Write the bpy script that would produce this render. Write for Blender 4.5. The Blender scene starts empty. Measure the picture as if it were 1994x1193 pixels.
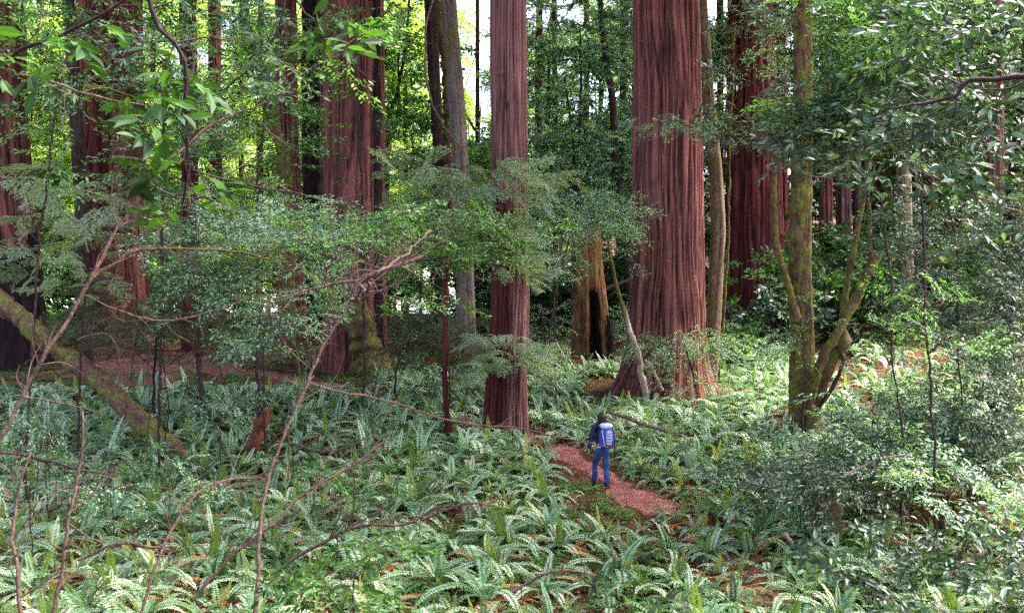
import bpy, math, random
import numpy as np
from mathutils import Vector, Matrix
R = math.radians
SC = bpy.context.scene
COL = SC.collection

# ------------------------------------------------------------------ camera, light, exposure
F = 1957.0                        # focal length in pixels of the 1994 px wide photograph
CAMZ = 6.05
PITCH = math.atan(146.5 / F)
cam_d = bpy.data.cameras.new("camera"); cam = bpy.data.objects.new("camera", cam_d); COL.objects.link(cam)
cam_d.sensor_width = 36.0; cam_d.lens = 36.0 * F / 1994.0; cam_d.clip_end = 2000.0; cam_d.clip_start = 0.1
cam.location = (0, 0, CAMZ); cam.rotation_euler = (math.pi / 2 - PITCH, 0, 0)
SC.camera = cam

SUN_EL, SUN_AZ = R(56), R(66)      # azimuth measured from +Y (view direction) towards +X (right)
world = bpy.data.worlds.new("World"); SC.world = world; world.use_nodes = True
wn = world.node_tree.nodes; wl = world.node_tree.links
bg = wn["Background"]; sky = wn.new("ShaderNodeTexSky"); sky.sky_type = 'NISHITA'; sky.sun_disc = False
sky.sun_elevation = SUN_EL; sky.sun_rotation = SUN_AZ; sky.air_density = .55; sky.dust_density = 5.0; sky.ozone_density = 1.0
wl.new(sky.outputs[0], bg.inputs[0]); bg.inputs[1].default_value = 0.15
sun_d = bpy.data.lights.new("sun", 'SUN'); sun_d.energy = 2.0; sun_d.angle = R(16); sun_d.color = (1.0, 0.95, 0.86)
sun = bpy.data.objects.new("sun", sun_d); COL.objects.link(sun)
sdir = Vector((math.sin(SUN_AZ) * math.cos(SUN_EL), math.cos(SUN_AZ) * math.cos(SUN_EL), math.sin(SUN_EL)))
sun.rotation_euler = sdir.to_track_quat('Z', 'Y').to_euler(); sun.location = sdir * 60
SC.view_settings.view_transform = 'Standard'; SC.view_settings.look = 'None'
SC.view_settings.gamma = 1.0; SC.view_settings.exposure = 2.75
SC.cycles.use_denoising = False; SC.cycles.sample_clamp_indirect = 4.0; SC.cycles.max_bounces = 6; SC.cycles.diffuse_bounces = 2; SC.cycles.glossy_bounces = 2
SC.cycles.transmission_bounces = 3; SC.cycles.transparent_max_bounces = 4

rng = np.random.default_rng(7); random.seed(7)

# ------------------------------------------------------------------ pixel <-> world
cp, sp = math.cos(PITCH), math.sin(PITCH)
def ray(px, py):
    dx = (px - 997.0) / F; dz = -(py - 596.5) / F
    return np.array([dx, cp + dz * sp, -sp + dz * cp])
def U(px, py, Y):                                     # the point seen at px,py that lies Y metres ahead
    d = ray(px, py); t = Y / d[1]
    return np.array([d[0] * t, Y, CAMZ + d[2] * t])
def proj(P):
    P = np.asarray(P, float); x = P[..., 0]; y = P[..., 1]; z = P[..., 2] - CAMZ
    f = y * cp - z * sp; u = y * sp + z * cp
    return 997 + F * x / f, 596.5 - F * u / f
def sstep(x): x = np.clip(x, 0, 1); return x * x * (3 - 2 * x)
def H(x, y):                                          # terrain height
    x = np.asarray(x, float); y = np.asarray(y, float)
    near = 4.4 * (1 - sstep(y / 13.0))
    und = 0.16 * np.sin(.37 * x + 1.1) * np.sin(.31 * y + .4) + 0.07 * np.sin(.9 * x + .5 * y) * np.sin(.8 * y - .3 * x)
    und = und * sstep((y - 8) / 8.0) * (1 - 0.8 * sstep((y - 60) / 30))
    hill = 0.17 * np.maximum(0, x - 9) * sstep((y - 30) / 22.0)
    hill = 14 * np.tanh(hill / 14)
    dip = -0.8 * sstep((y - 70) / 14.0) * (1 - sstep((x - 5) / 12))
    bump = 0.55 * np.exp(-(((x - 5.5) / 3.5) ** 2 + ((y - 36) / 4.0) ** 2))
    return near + und + hill + dip
def gz(x, y): return float(H(x, y))
def GP(px, py):                                       # ground point seen at px,py
    d = ray(px, py); t = 5.0
    while t < 400:
        p = d * t
        if CAMZ + p[2] <= gz(p[0], p[1]): break
        t += 0.1
    p = d * t
    return np.array([p[0], p[1], gz(p[0], p[1])])

# ------------------------------------------------------------------ mesh helpers
class Acc:
    def __init__(s): s.v = []; s.f = []; s.m = []; s.t = []; s.n = 0; s.sm = []
    def add(s, v, f, mat=0, tint=None, smooth=False):
        v = np.asarray(v, np.float32); f = np.asarray(f, np.int64)
        s.v.append(v); s.f.append(f + s.n); s.n += len(v)
        s.m.append(np.full(len(f), mat, np.int32) if np.isscalar(mat) else np.asarray(mat, np.int32))
        s.t.append(np.full(len(v), 0.5, np.float32) if tint is None else (np.full(len(v), tint, np.float32) if np.isscalar(tint) else np.asarray(tint, np.float32)))
        s.sm.append(np.full(len(f), smooth, bool))
    def arrays(s): return np.concatenate(s.v), np.concatenate(s.f), np.concatenate(s.m), np.concatenate(s.t), np.concatenate(s.sm)
    def mesh(s, name, mats):
        v, f, m, t, sm = s.arrays()
        me = bpy.data.meshes.new(name)
        me.vertices.add(len(v)); me.vertices.foreach_set("co", v.astype(np.float32).ravel())
        me.loops.add(len(f) * 4); me.loops.foreach_set("vertex_index", f.astype(np.int32).ravel())
        me.polygons.add(len(f)); me.polygons.foreach_set("loop_start", np.arange(0, len(f) * 4, 4, dtype=np.int32))
        me.polygons.foreach_set("material_index", m); me.polygons.foreach_set("use_smooth", sm)
        for x in mats: me.materials.append(x)
        a = me.attributes.new("tint", 'FLOAT', 'POINT'); a.data.foreach_set("value", t)
        me.update(calc_edges=True); me.validate()
        return me
    def build(s, name, mats, parent=None, origin=None):
        if origin is not None:
            o3 = np.asarray(origin, np.float32)
            s.v = [x - o3 for x in s.v]
        o = bpy.data.objects.new(name, s.mesh(name, mats)); COL.objects.link(o)
        if parent is not None: o.parent = parent
        elif origin is not None: o.location = origin
        return o
def tag(o, label=None, cat=None, group=None, kind=None):
    if label: o["label"] = label
    if cat: o["category"] = cat
    if group: o["group"] = group
    if kind: o["kind"] = kind
    return o
def thing(name, label, cat, loc=(0, 0, 0), group=None):
    o = bpy.data.objects.new(name, None); COL.objects.link(o); o.location = tuple(float(q) for q in loc)
    o.empty_display_size = 0.2
    return tag(o, label, cat, group)
def copy_tree(o, parent=None):
    c = o.copy(); COL.objects.link(c)
    if parent is not None: c.parent = parent
    for ch in list(o.children): copy_tree(ch, c)
    return c
def smooth_path(pts, n):
    P = np.asarray(pts, float)
    if len(P) < 3: return np.array([P[0] + (P[-1] - P[0]) * t for t in np.linspace(0, 1, n)])
    L = np.r_[0, np.cumsum(np.linalg.norm(np.diff(P, axis=0), axis=1))]
    out = []
    Q = np.vstack([2 * P[0] - P[1], P, 2 * P[-1] - P[-2]])
    for s in np.linspace(0, L[-1], n):
        i = min(np.searchsorted(L, s, side='right') - 1, len(P) - 2); t = (s - L[i]) / max(L[i + 1] - L[i], 1e-9)
        a, b, c, d = Q[i], Q[i + 1], Q[i + 2], Q[i + 3]
        out.append(.5 * ((2 * b) + (c - a) * t + (2 * a - 5 * b + 4 * c - d) * t * t + (3 * b - a - 3 * c + d) * t ** 3))
    return np.array(out)
def tube(acc, pts, rad, seg=6, mat=0, tint=0.5, smooth=True, cap=True, rough=0.0, seed=0):
    P = np.asarray(pts, float); n = len(P); rad = np.broadcast_to(np.asarray(rad, float), (n,)).copy()
    T = np.gradient(P, axis=0); T /= np.linalg.norm(T, axis=1)[:, None] + 1e-12
    ref = np.array([0, 0, 1.0]) if abs(T[0][2]) < .9 else np.array([1.0, 0, 0])
    N = np.zeros_like(P); a = np.cross(T[0], ref); N[0] = a / np.linalg.norm(a)
    for i in range(1, n):
        a = N[i - 1] - T[i] * N[i - 1].dot(T[i]); N[i] = a / (np.linalg.norm(a) + 1e-12)
    B = np.cross(T, N)
    th = np.linspace(0, 2 * np.pi, seg, endpoint=False)
    rr = rad[:, None] * np.ones(seg)
    if rough: 
        r2 = np.random.default_rng(seed + 11); k = r2.normal(size=(n, seg)); k = (k + np.roll(k, 1, 1) + np.roll(k, 1, 0)) / 1.7
        rr = rr * (1 + rough * k)
    V = P[:, None, :] + rr[..., None] * (np.cos(th)[None, :, None] * N[:, None, :] + np.sin(th)[None, :, None] * B[:, None, :])
    idx = np.arange(n * seg).reshape(n, seg); nx = np.roll(idx, -1, 1)
    f = np.stack([idx[:-1], nx[:-1], nx[1:], idx[1:]], -1).reshape(-1, 4)
    V = V.reshape(-1, 3)
    if cap:
        V = np.vstack([V, P[-1] + T[-1] * rad[-1] * .6]); tip = len(V) - 1; last = idx[-1]
        pair = []
        for k in range(0, seg - seg % 2, 2): pair.append([last[k], last[(k + 1) % seg], last[(k + 2) % seg], tip])
        f = np.vstack([f, np.array(pair)])
    acc.add(V, f, mat, tint, smooth)
def vnoise(u, v, nu, nv, r):                          # value noise, periodic in u (0..1), v in cells
    g = r.random((nv + 2, nu)); uu = (u % 1.0) * nu; i = np.floor(uu).astype(int); fu = sstep(uu - i)
    j = np.clip(np.floor(v).astype(int), 0, nv); fv = sstep(v - j)
    i0 = i % nu; i1 = (i + 1) % nu; j1 = np.minimum(j + 1, nv + 1)
    return (g[j, i0] * (1 - fu) + g[j, i1] * fu) * (1 - fv) + (g[j1, i0] * (1 - fu) + g[j1, i1] * fu) * fv

# ------------------------------------------------------------------ materials
def nodes(name):
    m = bpy.data.materials.new(name); m.use_nodes = True; nt = m.node_tree; b = nt.nodes["Principled BSDF"]
    return m, nt, b
def N(nt, t, **kw):
    n = nt.nodes.new(t)
    for k, v in kw.items(): setattr(n, k, v)
    return n
def ramp(nt, stops):
    r = N(nt, "ShaderNodeValToRGB"); e = r.color_ramp.elements
    while len(e) < len(stops): e.new(0.5)
    for k, (p, c) in enumerate(stops): e[k].position = p; e[k].color = (*c, 1)
    return r
def leaf_mat(name, stops, rough=.38, transl=.35, tcol=None, spec=.5):
    m, nt, b = nodes(name); L = nt.links
    at = N(nt, "ShaderNodeAttribute", attribute_name="tint"); oi = N(nt, "ShaderNodeObjectInfo")
    ad = N(nt, "ShaderNodeMath", operation='MULTIPLY_ADD'); ad.inputs[1].default_value = .16; L.new(oi.outputs["Random"], ad.inputs[0])
    L.new(at.outputs["Fac"], ad.inputs[2])
    sb = N(nt, "ShaderNodeMath", operation='SUBTRACT'); sb.inputs[1].default_value = .08; L.new(ad.outputs[0], sb.inputs[0])
    r = ramp(nt, stops); L.new(sb.outputs[0], r.inputs[0])
    L.new(r.outputs[0], b.inputs["Base Color"]); b.inputs["Roughness"].default_value = rough
    b.inputs["Specular IOR Level"].default_value = spec
    tr = N(nt, "ShaderNodeBsdfTranslucent"); mx = N(nt, "ShaderNodeMixShader"); mx.inputs[0].default_value = transl
    hs = N(nt, "ShaderNodeMix", data_type='RGBA', blend_type='MULTIPLY'); hs.inputs[0].default_value = 1
    hs.inputs[7].default_value = (*(tcol or (1.5, 1.7, .5)), 1)
    L.new(r.outputs[0], hs.inputs[6]); L.new(hs.outputs[2], tr.inputs[0])
    L.new(b.outputs[0], mx.inputs[1]); L.new(tr.outputs[0], mx.inputs[2])
    L.new(mx.outputs[0], nt.nodes["Material Output"].inputs[0])
    return m
def bark_mat(name, lo, hi, patch=None, pscale=1.2, pcut=(.45, .6), stretch=.12, fine=14, bump=.5, rough=.85, patch2=None):
    m, nt, b = nodes(name); L = nt.links
    tc = N(nt, "ShaderNodeTexCoord"); mp = N(nt, "ShaderNodeMapping"); mp.inputs["Scale"].default_value = (1, 1, stretch)
    L.new(tc.outputs["Object"], mp.inputs[0])
    n1 = N(nt, "ShaderNodeTexNoise"); n1.inputs["Scale"].default_value = fine; n1.inputs["Detail"].default_value = 6; n1.inputs["Roughness"].default_value = .65
    L.new(mp.outputs[0], n1.inputs["Vector"])
    at = N(nt, "ShaderNodeAttribute", attribute_name="tint")
    mu = N(nt, "ShaderNodeMath", operation='MULTIPLY_ADD'); mu.inputs[1].default_value = .75; L.new(at.outputs["Fac"], mu.inputs[0])
    m2 = N(nt, "ShaderNodeMath", operation='MULTIPLY_ADD'); m2.inputs[1].default_value = 2.0; m2.inputs[2].default_value = -.86
    L.new(n1.outputs[0], m2.inputs[0]); L.new(m2.outputs[0], mu.inputs[2])
    mid = tuple((a + c) * .46 for a, c in zip(lo, hi))
    r = ramp(nt, [(0.05, lo), (.45, mid), (.85, hi)]); L.new(mu.outputs[0], r.inputs[0]); col = r.outputs[0]
    n3 = N(nt, "ShaderNodeTexNoise"); n3.inputs["Scale"].default_value = .8; n3.inputs["Detail"].default_value = 3; L.new(tc.outputs["Object"], n3.inputs["Vector"])
    vr = ramp(nt, [(.3, (.72, .66, .66)), (.7, (1.15, 1.15, 1.15))]); L.new(n3.outputs[0], vr.inputs[0])
    vm = N(nt, "ShaderNodeMix", data_type='RGBA', blend_type='MULTIPLY'); vm.inputs[0].default_value = 1
    L.new(col, vm.inputs[6]); L.new(vr.outputs[0], vm.inputs[7]); col = vm.outputs[2]
    if patch:
        n2 = N(nt, "ShaderNodeTexNoise"); n2.inputs["Scale"].default_value = pscale; n2.inputs["Detail"].default_value = 7; n2.inputs["Roughness"].default_value = .7
        L.new(tc.outputs["Object"], n2.inputs["Vector"])
        pr = ramp(nt, [(pcut[0], (0, 0, 0)), (pcut[1], (1, 1, 1))]); L.new(n2.outputs[0], pr.inputs[0])
        pc = ramp(nt, [(.3, tuple(c * .5 for c in patch)), (.7, patch2 or patch)]); L.new(n1.outputs[0], pc.inputs[0])
        mx = N(nt, "ShaderNodeMix", data_type='RGBA'); L.new(pr.outputs[0], mx.inputs[0]); L.new(col, mx.inputs[6]); L.new(pc.outputs[0], mx.inputs[7]); col = mx.outputs[2]
    L.new(col, b.inputs["Base Color"]); b.inputs["Roughness"].default_value = rough; b.inputs["Specular IOR Level"].default_value = .2
    bp = N(nt, "ShaderNodeBump"); bp.inputs["Strength"].default_value = bump; bp.inputs["Distance"].default_value = .07
    L.new(n1.outputs[0], bp.inputs["Height"]); L.new(bp.outputs[0], b.inputs["Normal"])
    return m
def plain(name, c, rough=.7, spec=.3, var=.0, scale=20):
    m, nt, b = nodes(name); b.inputs["Roughness"].default_value = rough; b.inputs["Specular IOR Level"].default_value = spec
    n = N(nt, "ShaderNodeTexNoise"); n.inputs["Scale"].default_value = scale; n.inputs["Detail"].default_value = 4
    tc = N(nt, "ShaderNodeTexCoord"); nt.links.new(tc.outputs["Object"], n.inputs["Vector"])
    r = ramp(nt, [(.3, tuple(q * (1 - var) for q in c)), (.7, tuple(min(1, q * (1 + var)) for q in c))])
    nt.links.new(n.outputs[0], r.inputs[0]); nt.links.new(r.outputs[0], b.inputs["Base Color"])
    return m

M = {}
M['redwood'] = bark_mat("redwood_bark", (.012, .002, .002), (.36, .13, .10), fine=15, stretch=.018, bump=.9)  # dark end: redder furrows, deepened to put furrow shade into the colour
M['redwood_grey'] = bark_mat("weathered_redwood_bark", (.016, .003, .004), (.38, .17, .145), fine=18, stretch=.018, bump=.9)
M['redwood_dark'] = bark_mat("dark_shaded_redwood_bark", (.014, .002, .002), (.20, .045, .038), fine=15, stretch=.018, bump=.9)  # darker copy of the redwood bark: shade of dim trunks put into colour
M['charred'] = bark_mat("charred_bark", (.006, .004, .005), (.04, .022, .022), fine=10, stretch=.08)
M['snag'] = bark_mat("rotting_orange_wood", (.04, .014, .006), (.38, .165, .06), patch=(.16, .15, .04), pcut=(.5, .62), fine=9, stretch=.15)
M['mossy'] = bark_mat("mossy_bark", (.03, .015, .01), (.19, .11, .06), patch=(.13, .13, .02), patch2=(.27, .25, .04), pcut=(.44, .6), pscale=2.2, fine=16, stretch=.6)
M['mossy_light'] = bark_mat("tan_mossy_bark", (.05, .03, .018), (.30, .20, .13), patch=(.13, .12, .03), pcut=(.5, .62), pscale=1.8, fine=14, stretch=.5)
M['alder'] = bark_mat("grey_alder_bark", (.06, .04, .03), (.27, .21, .17), patch=(.15, .13, .03), patch2=(.22, .19, .05), pcut=(.5, .62), pscale=1.1, fine=12, stretch=.7)
M['darkbark'] = bark_mat("dark_bark", (.015, .010, .009), (.10, .06, .05), patch=(.09, .09, .02), pcut=(.55, .68), fine=14, stretch=.4)
M['twig'] = bark_mat("pale_twig_bark", (.03, .018, .016), (.22, .13, .11), patch=(.16, .13, .05), pcut=(.55, .66), pscale=4, fine=20, stretch=.6)
M['twig_dark'] = bark_mat("dark_twig_bark", (.015, .01, .01), (.10, .06, .055), fine=20, stretch=.6)
M['twig_black'] = bark_mat('near_black_twig_bark', (.008, .006, .006), (.05, .035, .035), fine=20, stretch=.6)
M['deadwood'] = bark_mat("pale_dead_wood", (.22, .13, .10), (.62, .48, .40), fine=12, stretch=.3)
M['rotlog'] = bark_mat("red_rotten_wood", (.05, .012, .008), (.30, .10, .06), patch=(.08, .13, .03), pcut=(.56, .68), fine=9, stretch=.5)
M['log'] = bark_mat("mossy_log_bark", (.04, .016, .012), (.30, .15, .11), patch=(.14, .15, .03), patch2=(.30, .29, .06), pcut=(.42, .58), pscale=1.6, fine=12, stretch=.8)

G = lambda *a: a
M['fern'] = leaf_mat("sword_fern_frond", [(0, (.015, .045, .006)), (.25, (.07, .17, .03)), (.55, (.21, .37, .18)), (.8, (.38, .54, .34)), (1, (.60, .70, .44))], rough=.36, transl=.2, tcol=(1.2, 1.5, .5))
M['fern_young'] = leaf_mat("yellow_green_frond", [(0, (.08, .13, .015)), (.6, (.24, .32, .05)), (1, (.5, .42, .14))], rough=.5, transl=.4)
M['fern_dead'] = leaf_mat("dead_fern_frond", [(0, (.14, .035, .012)), (.5, (.45, .17, .06)), (1, (.7, .42, .22))], rough=.8, transl=.15, tcol=(1, .8, .5), spec=.15)
M['teal'] = leaf_mat("glossy_blue_green_leaf", [(0, (.008, .03, .010)), (.28, (.045, .13, .06)), (.55, (.2, .38, .22)), (1, (.58, .72, .55))], rough=.34, transl=.36, spec=.8)  # leaf ramps from near-black to pale put shade and highlights into the colour
M['green'] = leaf_mat("fresh_green_leaf", [(0, (.008, .035, .008)), (.35, (.04, .14, .02)), (.7, (.14, .33, .07)), (1, (.34, .56, .2))], rough=.34, transl=.35, spec=.7)
M['oliv'] = leaf_mat("leathery_green_leaf", [(0, (.008, .022, .010)), (.4, (.03, .08, .038)), (.75, (.11, .20, .11)), (1, (.28, .40, .27))], rough=.38, transl=.2, spec=.6)
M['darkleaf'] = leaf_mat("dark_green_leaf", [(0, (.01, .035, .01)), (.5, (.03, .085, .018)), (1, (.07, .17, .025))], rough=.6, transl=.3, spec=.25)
M['maple'] = leaf_mat("sunlit_maple_leaf", [(0, (.07, .17, .03)), (.4, (.26, .42, .10)), (.8, (.55, .68, .28)), (1, (.75, .8, .5))], rough=.5, transl=.6, tcol=(1.4, 1.45, .5))  # sun glow of the far crowns is put into these pale tones
M['needle'] = leaf_mat("hemlock_needle", [(0, (.08, .14, .07)), (.5, (.30, .40, .23)), (1, (.6, .66, .45))], rough=.5, transl=.4, tcol=(1.2, 1.3, .6))
M['needle_dry'] = leaf_mat("dull_needle", [(0, (.05, .06, .02)), (.5, (.12, .14, .06)), (1, (.22, .2, .1))], rough=.6, transl=.25, tcol=(1.2, 1.2, .6))
M['clover'] = leaf_mat("clover_leaf", [(0, (.03, .10, .015)), (.5, (.07, .20, .03)), (1, (.16, .33, .06))], rough=.5, transl=.3)
M['litter'] = leaf_mat("leaf_litter", [(0, (.08, .025, .016)), (.5, (.22, .09, .05)), (.85, (.36, .19, .11)), (1, (.5, .38, .26))], rough=.8, transl=.05, tcol=(1, 1, 1), spec=.2)
SPRUCE = None

# ------------------------------------------------------------------ ground, trail, river bar
def ground_mat(name, stops, sc1=1.3, sc2=9):
    m, nt, b = nodes(name); L = nt.links; tc = N(nt, "ShaderNodeTexCoord")
    a = N(nt, "ShaderNodeTexNoise"); a.inputs["Scale"].default_value = sc1; a.inputs["Detail"].default_value = 8; a.inputs["Roughness"].default_value = .65
    c = N(nt, "ShaderNodeTexNoise"); c.inputs["Scale"].default_value = sc2; c.inputs["Detail"].default_value = 8; c.inputs["Roughness"].default_value = .7
    L.new(tc.outputs["Object"], a.inputs["Vector"]); L.new(tc.outputs["Object"], c.inputs["Vector"])
    ad = N(nt, "ShaderNodeMath", operation='MULTIPLY_ADD'); ad.inputs[1].default_value = .5; L.new(a.outputs[0], ad.inputs[0])
    h = N(nt, "ShaderNodeMath", operation='MULTIPLY'); h.inputs[1].default_value = .5; L.new(c.outputs[0], h.inputs[0]); L.new(h.outputs[0], ad.inputs[2])
    r = ramp(nt, stops); L.new(ad.outputs[0], r.inputs[0]); L.new(r.outputs[0], b.inputs["Base Color"])
    b.inputs["Roughness"].default_value = .92; b.inputs["Specular IOR Level"].default_value = .15
    bp = N(nt, "ShaderNodeBump"); bp.inputs["Strength"].default_value = .7; bp.inputs["Distance"].default_value = .05
    L.new(c.outputs[0], bp.inputs["Height"]); L.new(bp.outputs[0], b.inputs["Normal"])
    return m
M['ground'] = ground_mat("forest_floor", [(.36, (.02, .01, .006)), (.47, (.06, .025, .014)), (.55, (.13, .055, .03)), (.66, (.24, .12, .07))])
M['trail'] = ground_mat("red_dirt", [(.34, (.10, .03, .022)), (.46, (.24, .08, .06)), (.56, (.36, .145, .12)), (.68, (.48, .27, .22))], 2.5, 22)
M['gravel'] = ground_mat("river_gravel", [(.3, (.55, .53, .5)), (.7, (.8, .79, .77))], 1, 12)

def sheet(name, xs, ys, zoff, mat, keep=None):
    X, Y = np.meshgrid(xs, ys); Z = H(X, Y) + zoff
    V = np.stack([X, Y, Z], -1).reshape(-1, 3); i = np.arange(X.size).reshape(X.shape)
    f = np.stack([i[:-1, :-1], i[:-1, 1:], i[1:, 1:], i[1:, :-1]], -1).reshape(-1, 4)
    a = Acc(); a.add(V, f, 0, .5, True); o = a.build(name, [mat]); return tag(o, kind="structure")
xs = np.r_[np.linspace(-400, -45, 30), np.linspace(-44, 44, 220), np.linspace(45, 400, 30)]
ys = np.r_[np.linspace(-60, 4, 20), np.linspace(4.4, 60, 150), np.linspace(61, 90, 40), np.linspace(95, 600, 40)]
sheet("ground", xs, ys, 0, M['ground'])

TRAIL_PX = [(1560, 1230), (1400, 1065), (1290, 995), (1195, 945), (1130, 902), (1075, 868), (990, 838), (850, 800), (700, 765), (560, 738), (430, 722), (300, 716), (150, 712)]
TR = np.array([GP(*p) for p in TRAIL_PX]); TRS = smooth_path(TR, 160); TRS[:, 2] = H(TRS[:, 0], TRS[:, 1])
def trail_dist(x, y):
    d = (TRS[:, 0][:, None] - np.atleast_1d(x)) ** 2 + (TRS[:, 1][:, None] - np.atleast_1d(y)) ** 2
    return np.sqrt(d.min(0))
def ribbon(name, path, half, mat, zoff, cols=7, seed=1):
    r = np.random.default_rng(seed); P = path[:, :2]; T = np.gradient(P, axis=0); T /= np.linalg.norm(T, axis=1)[:, None]
    Nn = np.stack([T[:, 1], -T[:, 0]], -1); n = len(P)
    hl = half * (1 + .5 * np.convolve(r.normal(size=n + 8), np.ones(5) / 2.5, 'same')[4:-4]); hr = half * (1 + .5 * np.convolve(r.normal(size=n + 8), np.ones(5) / 2.5, 'same')[4:-4])
    V = []
    for k in range(cols):
        s = k / (cols - 1) * 2 - 1; w = np.where(s < 0, hl, hr) * s
        q = P + Nn * w[:, None]; z = H(q[:, 0], q[:, 1]) + zoff - .02 * (abs(s) > .99)
        V.append(np.c_[q, z])
    V = np.stack(V, 1).reshape(-1, 3); i = np.arange(len(V)).reshape(n, cols)
    f = np.stack([i[:-1, :-1], i[:-1, 1:], i[1:, 1:], i[1:, :-1]], -1).reshape(-1, 4)
    a = Acc(); a.add(V, f, 0, .5, True); return tag(a.build(name, [mat]), kind="structure")
half = np.interp(np.arange(160), [0, 60, 100, 125, 140], [.38, .46, .4, .9, 3.6])
ribbon("trail", TRS, half, M['trail'], .03)
gb = Acc(); gx = np.linspace(-90, 14, 40); gy = np.linspace(84, 190, 40); GX, GY = np.meshgrid(gx, gy)
GZ = H(GX, GY) + .06 + .08 * np.sin(GX * .7) * np.sin(GY * .5)
i = np.arange(GX.size).reshape(GX.shape)
gb.add(np.stack([GX, GY, GZ], -1).reshape(-1, 3), np.stack([i[:-1, :-1], i[:-1, 1:], i[1:, 1:], i[1:, :-1]], -1).reshape(-1, 4), 0, .5, True)
tag(gb.build("gravel_bar", [M['gravel']]), kind="structure")

# ------------------------------------------------------------------ sprays of leaves
def leafq(o, d, nrm, l, w, fold=.15):                   # arrays: base, direction, normal -> 4 verts per leaf
    s = np.cross(d, nrm); s /= np.linalg.norm(s, axis=1)[:, None] + 1e-9; l = np.broadcast_to(l, (len(o),))[:, None]; w = np.broadcast_to(w, (len(o),))[:, None]
    mid = o + d * l * .45
    return np.stack([o, mid + s * w * .5 + nrm * w * fold, o + d * l - nrm * l * .08, mid - s * w * .5 + nrm * w * fold], 1)
def leaf6(o, d, nrm, l, w):
    s = unit(np.cross(d, nrm)); l = np.broadcast_to(l, (len(o),))[:, None]; w = np.broadcast_to(w, (len(o),))[:, None]
    q = lambda a, b, c: o + d * l * a + s * w * b + nrm * (w * c)
    return np.stack([o, q(.22, .40, .06), q(.62, .42, .05), q(1, 0, -.25), q(.62, -.42, .05), q(.22, -.40, .06), q(.45, 0, -.05)], 1)
def add_leaves(acc, o, d, nrm, l, w, tint, mat, rnd=False):
    if rnd:
        V = leaf6(o, d, nrm, l, w); n = len(o); b = np.arange(n)[:, None] * 7
        acc.add(V.reshape(-1, 3), np.concatenate([b + [0, 1, 2, 6], b + [6, 2, 3, 4], b + [0, 6, 4, 5]]), mat, np.repeat(tint, 7)); return
    V = leafq(o, d, nrm, l, w); n = len(o)
    acc.add(V.reshape(-1, 3), np.arange(n * 4).reshape(n, 4), mat, np.repeat(tint, 4))
def unit(a): return a / (np.linalg.norm(a, axis=-1, keepdims=True) + 1e-12)
def spray_broad(r, L=1.0, leaf=.12, asp=.36, side=8, per=8, flat=.5, droop=.15, twigr=.006, rnd=False):
    a = Acc(); t = np.linspace(0, 1, 7)
    wob = r.normal(0, .04, 2)
    main = np.c_[t * L, wob[0] * np.sin(t * 3) * L, -droop * L * t ** 2 + wob[1] * t * L]
    tube(a, main, np.linspace(twigr, twigr * .4, 7), 3, 1, .5, False, False)
    O, D = [], []
    for k in range(side):
        s = .12 + .85 * (k + r.random() * .6) / side; base = np.array([np.interp(s, t, main[:, q]) for q in range(3)])
        ang = (1 if k % 2 else -1) * R(r.uniform(35, 65)); ln = L * (.5 * (1 - s) + .16) * r.uniform(.75, 1.2)
        dr = np.array([math.cos(ang), math.sin(ang), r.normal(0, .18)]); tt = np.linspace(0, 1, 4)
        pts = base + dr * (tt * ln)[:, None] - np.c_[tt * 0, tt * 0, droop * ln * tt ** 2]
        tube(a, pts, np.linspace(twigr * .6, twigr * .25, 4), 3, 1, .5, False, False)
        m = max(3, int(per * ln / (.4 * L)))
        for q in range(m):
            u = (q + .7) / m; p = base + dr * u * ln - np.array([0, 0, droop * ln * u * u])
            al = ang + (1 if q % 2 else -1) * R(r.uniform(30, 70)) * (1 if q < m - 1 else 0.1)
            O.append(p); D.append([math.cos(al), math.sin(al), r.normal(-.15, .25)])
    O = np.array(O); D = unit(np.array(D)); n = len(O)
    nr = unit(np.c_[r.normal(0, flat, n), r.normal(0, flat, n), np.ones(n)])
    nr = unit(nr - D * (nr * D).sum(1)[:, None])
    ll = leaf * r.uniform(.65, 1.2, n)
    add_leaves(a, O, D, nr, ll, ll * asp, np.clip(r.normal(.45, .3, n), 0, 1), 0, rnd)
    return a.arrays()
def spray_needle(r, L=1.0, side=16, leaf=.05, droop=.3, dens=9):
    a = Acc(); t = np.linspace(0, 1, 7)
    main = np.c_[t * L, .05 * L * np.sin(t * 4 + r.random() * 6), -droop * L * t ** 2]
    tube(a, main, np.linspace(.008, .003, 7) * L, 3, 1, .5, False, False)
    O, D = [], []
    for k in range(side):
        s = .08 + .9 * (k + r.random() * .5) / side; base = np.array([np.interp(s, t, main[:, q]) for q in range(3)])
        ln = L * (.42 * (1 - s) + .08) * r.uniform(.7, 1.15); ang = (1 if k % 2 else -1) * R(r.uniform(40, 60))
        dr = np.array([math.cos(ang), math.sin(ang), r.normal(-.05, .12)])
        m = max(3, int(dens * ln / (.25 * L)))
        for q in range(m):
            u = (q + .5) / m; p = base + dr * u * ln - np.array([0, 0, droop * .8 * ln * u * u])
            for sg in (-1, 1):
                al = ang + sg * R(r.uniform(35, 60)); O.append(p); D.append([math.cos(al), math.sin(al), r.normal(-.2, .12)])
        O.append(base); D.append(dr * 1.0)
    O = np.array(O); D = unit(np.array(D)); n = len(O)
    nr = unit(np.c_[r.normal(0, .2, n), r.normal(0, .2, n), np.ones(n)]); nr = unit(nr - D * (nr * D).sum(1)[:, None])
    ll = leaf * r.uniform(.7, 1.3, n)
    add_leaves(a, O, D, nr, ll, ll * .3, np.clip(r.normal(.5, .22, n), 0, 1), 0)
    return a.arrays()
r0 = np.random.default_rng(3)
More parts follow.
